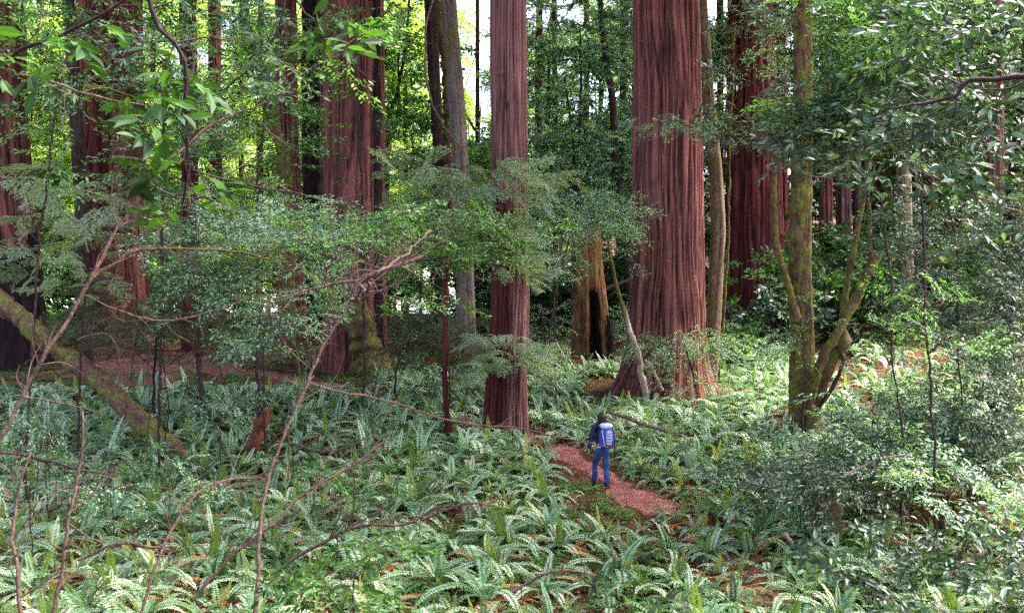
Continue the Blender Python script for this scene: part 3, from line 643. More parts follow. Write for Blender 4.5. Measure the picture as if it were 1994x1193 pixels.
wood('rotten_log', 'broken red root mass above the crumbling log at the lower right', 'log', [(1700, 985, 20, 21.6), (1760, 950, 30, 21.6), (1850, 985, 26, 21.4), (1940, 960, 20, 21.2)], 0, 'rotlog', 14, jit=.05, rough=.35)
wood('young_tree', 'thin dark red sapling trunk standing left of the central redwood', 'sapling', [(873, 852, 11), (866, 740, 10), (868, 640, 10), (871, 540, 9), (878, 430, 9), (876, 330, 7), (874, 250, 4)], 29.0, 'redwood_dark', 8, twigs=16, tw_len=.7, seed=4)
# near bare saplings and branches on the left
wood('bare_sapling', 'long bare pinkish sapling leaning right from the left edge up past the second redwood', 'sapling',
   [(-70, 960, 9, 13.0), (0, 850, 7.7, 13.2), (55, 755, 7.7, 13.4), (100, 680, 7.7, 13.5), (150, 600, 7.1, 13.7), (200, 510, 7.1, 13.9), (255, 410, 6.1, 14.2), (325, 305, 6.1, 14.4), (420, 230, 4.2, 14.8), (520, 190, 3.2, 15), (600, 140, 2.3, 15.2), (650, 108, 1.9, 15.4), (700, 70, 1.4, 15.6)], 0, 'twig', 10, twigs=24, tw_len=.8, seed=5)
wood('bare_sapling', 'tall thin mossy sapling rising from bottom edge left of centre', 'sapling',
   [(490, 1230, 10, 13.4), (503, 1040, 7.2, 14), (520, 930, 6.1, 14.6), (550, 850, 6.1, 15), (585, 770, 6.1, 15.4), (603, 715, 5.8, 15.6), (640, 650, 5.3, 15.9), (688, 580, 4.3, 16.2), (722, 545, 3.8, 16.4), (790, 510, 2.4, 16.7), (860, 470, 1.4, 17)], 0, 'twig', 8, twigs=14, tw_len=.8, seed=6)
wood('bare_sapling', 'pale curved sapling bending over to the right at the lower left', 'sapling',
   [(262, 1240, 6.3, 13.2), (300, 1110, 5.8, 13.6), (345, 1010, 5.7, 14), (392, 958, 4.8, 14.3), (440, 936, 4.3, 14.5), (500, 928, 3.4, 14.8), (522, 934, 2.2, 15)], 0, 'twig', 8, twigs=22, tw_len=.9, seed=7)
wood('bare_branch', 'long dark slanting dead branch crossing the lower left ferns', 'branch',
   [(380, 1165, 7, 14), (450, 1085, 7, 14.2), (540, 1015, 7, 14.5), (600, 955, 6, 14.8), (700, 895, 4, 15.2), (760, 850, 3, 15.5)], 0, 'twig', 6, twigs=26, tw_len=.9, seed=8)
wood('bare_branch', 'long thin horizontal branch reaching from the mossy sapling toward the hiker', 'branch',
   [(600, 742, 5, 15.7), (680, 768, 5, 16), (760, 782, 4.5, 16.4), (840, 808, 4, 16.8), (920, 822, 4, 17.2), (1020, 832, 4, 17.6), (1100, 852, 3.5, 18), (1190, 872, 2.5, 18.3)], 0, 'twig', 6, twigs=14, tw_len=.5, seed=9)
wood('bare_branch', 'crooked dead branch spreading low across the bottom left of centre', 'branch',
   [(540, 1110, 7, 12.5), (620, 1060, 7, 12.7), (700, 1025, 6, 13), (790, 1025, 5, 13.2), (850, 985, 4, 13.4)], 0, 'twig_dark', 6, twigs=26, tw_len=.8, seed=10)
wood('bare_sapling', 'thin grey stem standing near the bottom left corner', 'sapling', [(42, 1230, 8, 12.6), (33, 1120, 7, 12.8), (28, 1040, 6, 13), (36, 960, 5, 13.2), (60, 880, 4, 13.4)], 0, 'twig', 6, twigs=16, tw_len=.8, seed=11)
wood('bare_sapling', 'thin reddish stem second from the bottom left corner', 'sapling', [(95, 1230, 8, 12.9), (120, 1110, 8, 13.1), (138, 1000, 7, 13.3), (152, 920, 6, 13.6), (160, 800, 4, 13.8)], 0, 'twig', 6, twigs=20, tw_len=.8, seed=12)
wood('bare_branch', 'dark horizontal dead branch crossing the ferns at the left edge', 'branch', [(-20, 880, 6, 15), (60, 888, 6, 15.2), (150, 915, 5, 15.5), (230, 925, 4, 15.8)], 0, 'twig_dark', 6, twigs=20, tw_len=.7, seed=13)
wood('bare_branch', 'pale arching dead twig over the left end of the dirt clearing', 'branch', [(150, 660, 4), (210, 650, 4), (235, 700, 4), (215, 780, 3)], 20, 'twig', 5, twigs=6, seed=14)
wood('bare_branch', 'mossy arching branch crossing in front of the slender left redwoods', 'branch', [(185, 540, 8, 17), (230, 512, 8, 17.2), (265, 490, 8, 17.4), (370, 483, 6, 17.8), (470, 495, 5, 18), (545, 512, 3, 18.2)], 0, 'mossy', 6, twigs=16, tw_len=.8, seed=15)
wood('bare_branch', 'long drooping arc of twig below the left leaves above the dirt clearing', 'branch', [(165, 575, 3, 16), (230, 603, 4, 16), (310, 622, 4, 16.2), (400, 612, 3, 16.4), (460, 590, 3, 16.6)], 0, 'twig', 5, twigs=10, tw_len=.6, seed=16)
wood('bare_branch', 'dark forked branch reaching left over the centre-left leaves', 'branch', [(820, 500, 9, 16.5), (760, 525, 8, 16.3), (700, 545, 6, 16.1), (620, 560, 5, 16), (560, 575, 4, 15.8), (510, 588, 3, 15.6)], 0, 'twig', 6, twigs=22, tw_len=.7, seed=17)
for k, (pts, l) in enumerate([
   ([(285, 900, 2.5), (292, 780, 2.5), (284, 720, 2), (300, 640, 1.5)], 'leftmost thin stem in front of the dirt clearing'),
   ([(322, 880, 3), (328, 800, 3), (322, 740, 2.5), (318, 640, 2)], 'second thin stem from the left in front of the dirt clearing'),
   ([(262, 760, 6), (258, 700, 6), (262, 640, 4)], 'short stub stem at the left end of the dirt clearing'),
   ([(396, 790, 11), (390, 720, 9), (390, 640, 9), (388, 560, 7)], 'thickest upright stem in front of the dirt clearing'),
   ([(428, 740, 5), (430, 700, 5), (436, 600, 4)], 'slim upright stem right of the thickest one at the dirt clearing'),
   ([(735, 900, 2.5), (724, 800, 2.5), (742, 700, 2), (768, 600, 1.5)], 'thin curved stem in ferns below the left-centre redwood')]):
    wood('bare_sapling', l, 'sapling', pts, 24 + k * .7, 'twig_dark' if k % 2 else 'twig', 6, twigs=7, tw_len=.6, seed=40 + k, group='thin stems around the dirt clearing')

# ------------------------------------------------------------------ leafy understory trees
DEN = 1.3
def leafy(name, label, cat, stem, Y, clusters, kind, mats=('green', 'twig'), group=None, stemmat='twig', seed=0, base_ground=True, layered=.6, tv=.14, scale=(.7, 1.15), droop=0., br=.014):
    """stem: (px,py,w[,Y]) from the ground up; clusters: (px,py,rx_px,rz_px,Y,ry_m,n[,kind])"""
    r = np.random.default_rng(seed + 500); P, W = pxpath(stem, Y); W = W * .62
    if stemmat == 'twig': stemmat = 'twig_dark'
    if base_ground:
        g = P[0].copy(); gg = gz(g[0], g[1]) - .1
        if g[2] > gg + .2: g[2] = gg; P = np.vstack([g, P]); W = np.r_[W[0] * 1.1, W]
    b = P[0].copy(); root = thing(name, label, cat, b, group)
    a = Acc(); S, w = limb(a, P, W, seg=8, seed=seed, jit=.014); a.v = [v - b.astype(np.float32) for v in a.v]; a.build('trunk', [M[stemmat]], root)
    fo = Acc()
    for q in clusters:
        px, py, rx, rz, yy, ry, n = q[:7]; n = int(n * DEN); kd = q[7] if len(q) > 7 else kind
        c = U(px, py, yy); rad = np.array([1.12 * rx * yy / F, 1.2 * ry, 1.35 * rz * yy / F])
        d = np.linalg.norm(S - c, axis=1) + np.maximum(S[:, 2] - c[2], 0) * 1.2; i = int(np.argmin(d)); A = S[i]
        # a few limbs into every cluster
        for k in range(max(2, min(5, int(rx / 35)))):
            i2 = int(np.clip(i + r.integers(-len(S) // 5, len(S) // 9 + 1), 0, len(S) - 1)); A_ = S[i2]; e = c + unit(r.normal(size=3)) * rad * r.uniform(.3, .85); ll_ = np.linalg.norm(e - A_); mid = A_ * .6 + e * .4 + np.array([0, 0, .10 * ll_]) + r.normal(0, .09, 3) * ll_; mid2 = A_ * .25 + e * .75 + r.normal(0, .07, 3) * ll_ + [0, 0, .06 * ll_]
            br_ = Acc(); n_ = 14; pts = smooth_path([A_, mid, mid2, e], n_) + r.normal(0, .02, (n_, 3)) * (np.arange(n_) > 0)[:, None]; tube(br_, pts - b, np.linspace(min(w[i2] * .55, br), .003, n_), 5, 0, .5, True)
            br_.build('branch', [M[stemmat]], root)
        ax = c * .55 + A * .45; ax[2] = c[2]
        cluster(fo, kd, c, rad, n, r, ax, scale, layered, droop, tv)
    if fo.n:
        fo.v = [v - b.astype(np.float32) for v in fo.v]; fo.build('crown', [M[mats[0]], M[mats[1]]], root)
    return root
OPEN += [(-20, 560, 150, 720, 29, .15), (120, 670, 370, 890, 26.5, .1), (905, 60, 962, 280, 300, .04), (395, 60, 440, 175, 300, .05), (1145, 145, 1200, 200, 300, .1), (1100, 60, 1130, 110, 300, .3), (830, 0, 960, 60, 60, .45),
         (958, 10, 1030, 300, 60, .0), (1236, 0, 1372, 222, 60, .03), (1236, 265, 1372, 380, 60, .08), (1250, 380, 1372, 630, 60, .06), (1512, 0, 1614, 205, 29, .04), (1515, 300, 1605, 480, 29, .06), (610, 320, 755, 420, 43, .25), (600, 480, 700, 690, 42, .3), (540, 480, 590, 690, 44, .3), (700, 480, 760, 640, 42, .1), (1540, 330, 1580, 560, 29, .12),
         (640, 60, 745, 330, 44, .3), (1420, 180, 1500, 640, 60, .3), (1130, 470, 1185, 690, 60, .15), (862, 20, 905, 300, 60, .12), (830, 20, 862, 300, 60, .3),
         (1120, 800, 1215, 960, 60, 0), (958, 560, 1030, 640, 60, .05), (958, 730, 1030, 830, 60, .1), (268, 520, 300, 585, 300, .1), (800, 515, 950, 585, 300, .3), (460, 520, 560, 570, 300, .3),
         (240, 690, 540, 735, 60, .1), (640, 610, 745, 720, 44, .15), (1535, 480, 1600, 860, 29, .12), (1590, 500, 1720, 800, 28.5, .2), (1655, 930, 1900, 1050, 22, .4), (1580, 940, 1655, 1070, 20, .1), (1590, 300, 1960, 540, 60, .45), (1600, 540, 1760, 720, 40, .5), (700, 20, 745, 330, 44, .1), (-20, 0, 48, 420, 45, .3), (-20, 420, 85, 680, 45, .35), (152, 0, 272, 340, 53, .22), (165, 340, 275, 640, 53, .4), (538, 20, 584, 400, 46, .3), (588, 0, 634, 400, 58, .2), (634, 90, 748, 420, 44, .2), (716, 480, 750, 640, 44, .15),
         (60, 180, 125, 470, 60, .3), (125, 60, 160, 420, 44, .35), (352, 60, 385, 640, 50, .5), (1420, 10, 1500, 640, 55, .25), (402, 150, 432, 400, 68, .4), (440, 60, 530, 330, 40, .6), (1500, 330, 1545, 600, 29, .2), (760, 60, 830, 260, 50, .4)]
# ---- bright maples beyond the redwoods and the woods across the river
def far_tree(label, px, Y, zc, rx, rz, n, kind, mat, seed, group, name='broadleaf_tree', hgt=None, cut=None):
    r = np.random.default_rng(seed); x = (px - 997) * Y / F; z = gz(x, Y); b = np.array([x, Y, z]); root = thing(name, label, 'tree', b, group)
    a = Acc(); h = hgt or (zc + rz * .7); pts = smooth_path([[0, 0, -.2], [r.normal(0, .3), 0, h * .4], [r.normal(0, .6), 0, h]], 14); tube(a, pts, np.linspace(.22, .05, 14) * (h / 18), 8, 0, .5, True); 
    for k in range(7):
        q = pts[r.integers(4, 13)]; e = np.array([r.normal(0, rx * .5), r.normal(0, rx * .4), zc - z + r.uniform(-.6, .7) * rz]); tube(a, smooth_path([q, (q + e) / 2 + [0, 0, .6], e], 8), np.linspace(.09, .03, 8), 5, 0, .5, True)
    a.build('trunk', [M['darkbark']], root)
    n = int(n * (1.25 if mat == 'maple' else 1.35)); f = Acc(); nb = max(6, int(n / 22))
    C = unit(r.normal(size=(nb, 3))) * (r.random(nb) ** .4)[:, None] * [rx, rx * .6, rz]
    for c in C: cluster(f, kind, b * [1, 1, 0] + [0, 0, zc] + c, [rx * .3, rx * .3, max(rz * .14, 1.0)], int(n / nb), r, b * [1, 1, 0] + [0, 0, zc], (.8, 1.3), .7, 0, .22)
    f.v = [v - b.astype(np.float32) for v in f.v]; f.build('crown', [M[mat], M['darkbark']], root)
    return root
GB = 'bright leafy trees beyond the redwoods'
spec = []
for k in range(17):
    spec.append((-40 + k * 62 + random.uniform(-15, 15), random.uniform(66, 82)))
for k, (px, Y) in enumerate(spec):
    s = 'bright yellow-green tree beyond the redwoods, %s' % ['behind the left edge redwood', 'left of the slim black trunk', 'behind the slim black trunk', 'behind the broad second redwood', 'just right of the broad second redwood', 'behind the slender left redwood', 'around the dark trunk by the left sky gap', 'right of the left sky gap', 'left of the charred trunk', 'behind the charred trunk', 'behind the left-centre redwood', 'right of the left-centre redwood', 'between the left-centre redwood and forked mossy trunk', 'behind the grey patchy trunk', 'left behind the central redwood', 'directly behind the central redwood', 'just right of the central redwood'][k]
    far_tree(s, px, Y, random.uniform(7, 9), 3.4, 6.5, 230, 'fardense', 'maple' if px < 960 else 'green', 60 + k, GB)
    if not (860 < px < 960 or 380 < px < 450):
        far_tree(s.replace('bright yellow-green', 'taller yellow-green'), px + 25, Y + 6, random.uniform(17, 21), 3.6, 6.5, 230, 'fardense', 'maple' if px < 900 else 'teal', 90 + k, GB)
    else:
        far_tree(s.replace('bright yellow-green', 'slight yellow-green'), px + 25, Y + 6, 14, 2.6, 3.5, 60, 'fardense', 'maple', 90 + k, GB)
r = np.random.default_rng(99)
for k in range(13):                                      # dark dense wood behind centre and right
    px = 1040 + k * 80; Y = 70 + (k % 3) * 7
    w = ['beside the right edge of the central redwood', 'above the hollow snag', 'behind the thin curving trunk', 'left behind the largest redwood', 'right behind the largest redwood', 'behind the dark red redwood', 'behind the green mossy trunk', 'right of the green mossy trunk', 'behind the forked mossy limbs', 'behind the greyish brown trunk', 'behind the widest hillside redwood', 'near the right edge', 'beyond the right edge'][k]
    far_tree('dense blue-green tree ' + w, px, Y, 8.5 + max(0, (px - 1200) * .006), 3.8, 7, 230, 'fardense', 'teal' if k % 3 else 'green', 130 + k, 'dense trees behind the right half')
    far_tree('tall dense blue-green tree ' + w, px + 30, Y + 6, 20, 4.2, 7, 230, 'fardense', 'green' if k in (4, 5) else 'teal', 160 + k, 'dense trees behind the right half')
# woods on the far bank: individual crowns, one object each
for k in range(26):
    px = -60 + k * 48; Y = 200 + (k % 3) * 9
    if 885 < px < 965: zc, rz = 8, 9
    elif 390 < px < 440: zc, rz = 14, 12
    else: zc, rz = 19, 20
    far_tree('sunlit tree on the far river bank, tree %s' % ['with rounded crown', 'with narrow crown', 'with broad crown'][k % 3], px, Y, zc, 7.0, rz, 170, 'far', 'maple', 200 + k, 'trees on the far river bank')

# ---- low brush along the river side of the redwoods
for k in range(15):
    px = -30 + k * 72; Y = 58 + (k * 7 % 5) * 2.2; x = (px - 997) * Y / F
    bw = ['at the left edge', 'by the leftmost redwood', 'left of the broad second redwood', 'behind the broad second redwood', 'right of the broad second redwood', 'behind the slender left redwood', 'left of the reddish medium redwood', 'behind the reddish medium redwood', 'by the charred trunk', 'behind the left-centre redwood', 'right of the left-centre redwood', 'behind the forked mossy trunk', 'behind the grey patchy trunk', 'left of the central redwood', 'right of the central redwood'][k]
    far_tree('low dense green bush beyond the redwoods ' + bw, px, Y, gz(x, Y) + 2.6 + (k % 3) * .7, 2.3, 2.9, 110, 'fardense', ['green', 'teal', 'maple'][k % 3], 320 + k, 'low bushes beyond the redwoods', hgt=3.5)
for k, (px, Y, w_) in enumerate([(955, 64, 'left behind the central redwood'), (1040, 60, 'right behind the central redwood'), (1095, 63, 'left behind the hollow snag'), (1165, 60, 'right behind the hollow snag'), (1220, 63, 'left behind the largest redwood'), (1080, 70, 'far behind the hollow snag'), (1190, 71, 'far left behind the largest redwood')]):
    far_tree('dark leafy thicket added for deep shade ' + w_, px, Y, gz((px - 997) * Y / F, Y) + 2.0, 1.9, 2.3, 120, 'fardense', 'darkleaf', 420 + k, 'dark thickets added for shade between the central and largest redwoods', hgt=2.5)  # dark-leaved bushes added to stand in for black shade
for k in range(14):
    px = 1420 + (k % 7) * 92; Y = [46, 58][k // 7] + (k * 5 % 4) * 1.6; x = (px - 997) * Y / F
    bw = ['behind the fork of the mossy tree', 'right of the mossy tree', 'left of the greyish brown trunk', 'right of the greyish brown trunk', 'below the widest hillside redwood', 'left of the bluish leaning trunk', 'at the right edge'][k % 7]
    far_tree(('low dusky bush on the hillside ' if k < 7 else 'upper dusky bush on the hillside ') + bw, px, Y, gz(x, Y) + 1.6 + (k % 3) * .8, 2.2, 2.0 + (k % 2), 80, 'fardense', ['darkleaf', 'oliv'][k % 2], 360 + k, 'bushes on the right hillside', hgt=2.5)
# ---- understory
GU = None
leafy('hemlock_tree', 'feathery young conifer with wide flat boughs left of and across the central redwood', 'conifer', [(878, 760, 4), (871, 540, 4), (878, 430, 4), (876, 300, 5)], 28.6,
   [(800, 365, 95, 22, 28.0, 1.2, 23), (880, 335, 110, 16, 27.6, 1.0, 23), (745, 385, 60, 16, 28, .9, 10), (985, 345, 70, 16, 27.4, .7, 11), (1060, 365, 45, 12, 27.8, .6, 5), (860, 400, 110, 24, 28.4, 1.2, 16), (930, 440, 70, 20, 28, .8, 9)], 'needle', ('needle', 'twig'), seed=1, stemmat='redwood_dark', scale=(.8, 1.3))
leafy('hemlock_tree', 'small pale feathery conifer sprays growing low on the central redwood', 'conifer', [(1000, 780, 5), (1000, 700, 4), (985, 660, 4)], 28.4,
   [(1000, 690, 50, 30, 28.2, .5, 34), (1040, 705, 28, 22, 28.2, .5, 12), (960, 712, 30, 12, 28.2, .5, 10), (1020, 520, 36, 26, 28.6, .5, 18), (985, 500, 40, 14, 28.5, .5, 10)], 'needle', ('needle', 'twig'), seed=2, scale=(.5, .9))
leafy('understory_tree', 'broad layered shrub-tree with glossy blue-green leaves in the left middle ground', 'tree', [(560, 860, 4), (590, 740, 6), (560, 600, 7), (520, 480, 7), (480, 400, 5)], 23,
   [(500, 420, 100, 30, 23, 1.2, 36), (600, 440, 80, 30, 22.6, 1.2, 29), (430, 450, 70, 26, 23.4, 1.2, 23), (540, 500, 120, 30, 22.4, 1.2, 43), (470, 560, 90, 36, 22.4, 1.2, 33), (590, 570, 90, 36, 22, 1.2, 36), (540, 640, 70, 28, 22, 1., 23), (640, 500, 60, 30, 21.8, 1, 19), (640, 640, 60, 14, 21.6, .9, 11), (420, 520, 60, 30, 23, 1, 16)], 'small', ('teal', 'twig'), seed=3, stemmat='mossy', tv=.25)
leafy('understory_tree', 'leafy fresh green tree spreading between left-centre and central redwoods', 'tree', [(690, 578, 9, 16.3), (735, 530, 8, 7), (790, 490, 7, 8), (840, 450, 5, 9)], 20,
   [(720, 430, 90, 24, 19.6, 1, 26), (800, 450, 90, 24, 19.4, 1, 28), (880, 440, 80, 24, 19.4, 1, 24), (760, 500, 100, 24, 19.2, 1, 28), (850, 500, 90, 24, 19.2, 1, 24), (940, 470, 60, 20, 19.2, .8, 11), (700, 540, 70, 20, 19, 1, 12), (1010, 440, 50, 16, 19.2, .7, 6), (730, 560, 60, 20, 18.8, .8, 7), (820, 590, 60, 12, 19, .7, 4)], 'broad', ('green', 'twig'), seed=4, base_ground=False, scale=(.45, .8), tv=.25)
leafy('understory_tree', 'pale blue-green small-leaved tree left of the largest redwood above the snag', 'tree', [(1085, 720, 5), (1090, 560, 7), (1110, 460, 6)], 34,
   [(1100, 430, 70, 28, 34, 1.3, 49), (1180, 430, 60, 26, 34, 1.2, 42), (1080, 490, 50, 24, 33.6, 1, 28), (1140, 400, 80, 20, 34, 1.2, 35), (1200, 480, 50, 20, 34, 1, 21), (1060, 540, 40, 14, 34, .8, 11), (1255, 420, 20, 10, 34, .5, 5)], 'lance', ('teal', 'twig'), seed=5, stemmat='darkbark')
leafy('understory_shrub', 'drooping leafy shrub hanging across the foot of the largest redwood', 'shrub', [(1360, 800, 4), (1350, 720, 7), (1330, 670, 5)], 34.8,
   [(1300, 662, 80, 16, 34.4, .8, 30), (1340, 690, 70, 30, 34.4, .8, 33), (1270, 680, 40, 16, 34.4, .6, 11), (1400, 660, 40, 14, 34.6, .8, 10), (1360, 740, 50, 40, 34.6, .8, 30)], 'lance', ('teal', 'twig'), seed=6, scale=(.5, .9), droop=.3)
leafy('understory_tree', 'single leafy bough crossing the upper part of the largest redwood', 'bough', [(1470, 300, 5), (1420, 262, 5), (1370, 250, 4), (1300, 240, 3)], 30,
   [(1270, 240, 50, 12, 29.8, .5, 16), (1340, 246, 50, 12, 29.8, .5, 18), (1400, 260, 40, 14, 29.8, .5, 16)], 'lance', ('teal', 'twig'), seed=7, base_ground=False, scale=(.4, .7))
leafy('understory_tree', 'blue-green leafy tree in front of the dark red redwood crown side', 'tree', [(1400, 720, 7), (1405, 500, 7), (1410, 320, 6), (1420, 180, 5), (1430, 60, 4)], 38,
   [(1420, 60, 70, 40, 38, 1.5, 36), (1500, 90, 60, 40, 38, 1.5, 30), (1400, 180, 50, 40, 38, 1.3, 24), (1450, 230, 70, 20, 38, 1.3, 30), (1480, 170, 60, 30, 38, 1.3, 24), (1480, 30, 70, 20, 38, 1.3, 24), (1410, 300, 30, 30, 38, 1, 9)], 'lance', ('teal', 'twig'), seed=8, stemmat='mossy')
# right mass
leafy('tanoak_tree', 'leafy limb with large grey-green leathery leaves filling the upper right corner', 'tree', [(2120, 150, 9, 14), (2010, 120, 8, 14), (1930, 130, 7, 14), (1850, 150, 5, 14.1), (1780, 190, 3, 14.2)], 14.01,
   [(1930, 60, 100, 50, 14, 1, 16), (1830, 120, 80, 40, 14.4, .8, 11), (1960, 190, 80, 40, 13.6, .8, 12), (1880, 260, 90, 40, 14, .8, 13), (1800, 20, 80, 30, 14.6, .8, 8), (1960, 330, 60, 30, 13.8, .8, 8), (1980, 10, 60, 30, 13, .8, 7), (1700, 330, 70, 50, 14.6, .8, 9), (1800, 400, 90, 50, 14.4, .8, 11), (1940, 430, 70, 50, 14, .8, 9), (1750, 100, 80, 50, 14.6, .8, 9), (1890, 180, 80, 36, 14.2, .8, 9)], 'big', ('oliv', 'twig_dark'), seed=9, stemmat='twig_black', base_ground=False, tv=.2)
leafy('tanoak_tree', 'layered bright and grey-green leafed tree right of the green mossy trunk', 'tree', [(1760, 900, 7), (1740, 700, 6), (1720, 420, 5), (1690, 250, 7), (1660, 120, 5)], 19.5,
   [(1680, 60, 90, 36, 19.5, 1, 37), (1610, 130, 70, 24, 19.2, .9, 22), (1700, 150, 100, 36, 19, 1, 43), (1640, 210, 110, 26, 18.6, 1, 47), (1560, 240, 80, 20, 18.4, .8, 27), (1720, 230, 80, 30, 18.6, 1, 34), (1600, 270, 60, 16, 18.4, .7, 17), (1760, 60, 60, 40, 19.5, 1, 22), (1690, 290, 90, 30, 18.6, .9, 28), (1630, 20, 80, 20, 19.5, .9, 21), (1500, 265, 50, 10, 18.6, .6, 7), (1780, 300, 70, 30, 18.8, .9, 22)], 'broad', ('oliv', 'twig'), seed=10, stemmat='darkbark', tv=.3)
leafy('tanoak_tree', 'fresh green sprays above the layered grey-green tree right of the mossy trunk', 'tree', [(1830, 900, 9), (1800, 600, 8), (1790, 300, 7), (1750, 120, 5)], 18.2,
   [(1600, 40, 70, 24, 18, .8, 26), (1720, 20, 80, 16, 18, .8, 26), (1580, 110, 50, 16, 18, .6, 14), (1700, 100, 80, 20, 18, .8, 34), (1760, 130, 60, 20, 17.8, .8, 30), (1660, 40, 60, 20, 18, .8, 26), (1800, 60, 60, 20, 17.8, .8, 20), (1680, 190, 70, 24, 17.8, .8, 30), (1560, 220, 50, 12, 18, .5, 12), (1640, 130, 60, 20, 18, .8, 22), (1620, 70, 60, 14, 18, .6, 14), (1740, 625, 60, 12, 17.8, .7, 12), (1800, 560, 40, 12, 17.8, .6, 6), (1840, 660, 60, 14, 17.6, .7, 10)], 'broad', ('green', 'twig'), seed=11, scale=(.5, .85), tv=.3)
leafy('understory_tree', 'open leafy tree with teal leaves in front of the right hillside redwoods', 'tree', [(1880, 900, 6), (1870, 700, 5), (1860, 480, 4), (1840, 380, 6)], 24,
   [(1840, 430, 100, 50, 24, 1.5, 45), (1930, 480, 90, 50, 23.6, 1.4, 40), (1740, 450, 60, 50, 24.4, 1.3, 23), (1880, 560, 100, 40, 23.4, 1.4, 45), (1800, 520, 60, 40, 24, 1.2, 23), (1950, 620, 80, 40, 23, 1.3, 33), (1830, 620, 80, 30, 23, 1.2, 30), (1970, 380, 50, 40, 24, 1.2, 18)], 'broad', ('oliv', 'twig'), seed=12, stemmat='darkbark', tv=.25)
leafy('understory_shrub', 'pale leafy sprays around the fork of the green mossy tree', 'shrub', [(1560, 840, 6), (1565, 720, 5), (1560, 620, 4)], 28,
   [(1580, 600, 50, 36, 28, .7, 14), (1640, 620, 40, 36, 28, .7, 9), (1550, 660, 60, 30, 28, .7, 14), (1640, 700, 60, 26, 27.8, .7, 11), (1510, 650, 40, 20, 28, .7, 8)], 'lance', ('teal', 'twig'), seed=13, scale=(.5, .9), droop=.25)
for k, (px, py, rx, rz, Y, n, l) in enumerate([
   (1560, 920, 80, 36, 19.5, 60, 'leafy grey-green shrub below the foot of the green mossy tree'),
   (1680, 890, 90, 40, 20.5, 70, 'grey-green shrub right of the mossy tree foot, around dead twigs'),
   (1800, 850, 90, 44, 22, 80, 'spreading grey-green shrub in the right middle ground'),
   (1930, 880, 90, 44, 21, 80, 'spreading grey-green shrub at the right edge above the rotten log'),
   (1700, 790, 80, 36, 25, 60, 'low leafy shrub behind the mossy tree on the right'),
   (1860, 760, 100, 36, 26, 80, 'low leafy shrub in front of the small red log end'),
   (1600, 960, 60, 26, 18, 26, 'dark leafy shrub hanging over the mossy tan stump'),
   (1840, 950, 110, 26, 18, 40, 'pale leaved shrub above the crumbling red log'),
   (1900, 1100, 110, 46, 15.6, 54, 'dusky leafed shrub in the bottom right corner'),
   (1700, 1150, 90, 30, 15, 26, 'small leafy shrub at the bottom edge below the tan stump'),
   (1440, 700, 70, 24, 42, 60, 'low shrub at the foot of the dark red redwood'),
   (1960, 720, 70, 40, 27, 60, 'leafy shrub below the bluish leaning trunk')]):
    leafy('shrub', l, 'shrub', [(px, py + rz + 30, 5), (px, py, 4)], Y, [(px, py, rx, rz, Y, 1.1, int(n * .62)), (px + rx * .3, py - rz * .5, rx * .5, rz * .5, Y, .8, n // 4)], 'broad' if Y > 16 else 'big', ('oliv' if k % 3 != 1 else 'teal', 'twig'), seed=20 + k, tv=.2, group='shrubs on the right side')
leafy('shrub', 'dark broad-leaved shrub at the bottom edge left of centre', 'shrub', [(700, 1240, 6), (690, 1120, 5)], 11.6,
   [(650, 1130, 70, 40, 11.6, .6, 12), (740, 1080, 40, 24, 11.8, .4, 7), (600, 1170, 60, 30, 11.4, .5, 8)], 'big', ('darkleaf', 'twig_dark'), seed=40, tv=.15, scale=(.5, .8))
for k, (px, py, Y, n, l) in enumerate([(90, 820, 21, 14, 'small-leaved shrub among ferns near the left edge'), (215, 900, 19, 14, 'small-leaved shrub among ferns below the leaning mossy log'), (60, 930, 17.5, 12, 'small-leaved shrub low at the left edge'),
   (330, 970, 17, 10, 'small-leaved shrub left of the bent pale sapling'), (690, 930, 18, 10, 'small-leaved shrub among ferns left of centre'), (430, 800, 24, 10, 'small-leaved shrub left of the dark leaning stump')]):
    leafy('shrub', l, 'shrub', [(px, py + 60, 4), (px, py, 3)], Y, [(px, py, 70, 22, Y, .9, n)], 'small', ('green' if k % 3 == 1 else 'teal', 'twig_dark'), seed=80 + k, tv=.2, scale=(.5, .9), group='small shrubs among the left ferns')
for k, (pts, Y, l) in enumerate([([(150, 1090, 6), (230, 1060, 6), (330, 1070, 5)], 14.5, 'thin fallen stick in the ferns at the lower left'), ([(820, 1010, 5), (900, 980, 5), (960, 985, 4)], 16.5, 'thin fallen stick in ferns below the central redwood'),
   ([(1000, 1150, 6), (1090, 1110, 6), (1160, 1120, 4)], 13.2, 'thin fallen stick in ferns at the bottom centre'), ([(1180, 800, 6), (1260, 830, 7), (1330, 850, 5)], 27, 'fallen limb above the trail right of the hiker'), ([(560, 860, 6), (640, 880, 6), (700, 860, 5)], 21, 'fallen limb in ferns left of centre')]):
    wood('fallen_branch', l, 'branch', pts, Y, 'twig', 6, twigs=8, tw_len=.5, seed=90 + k)
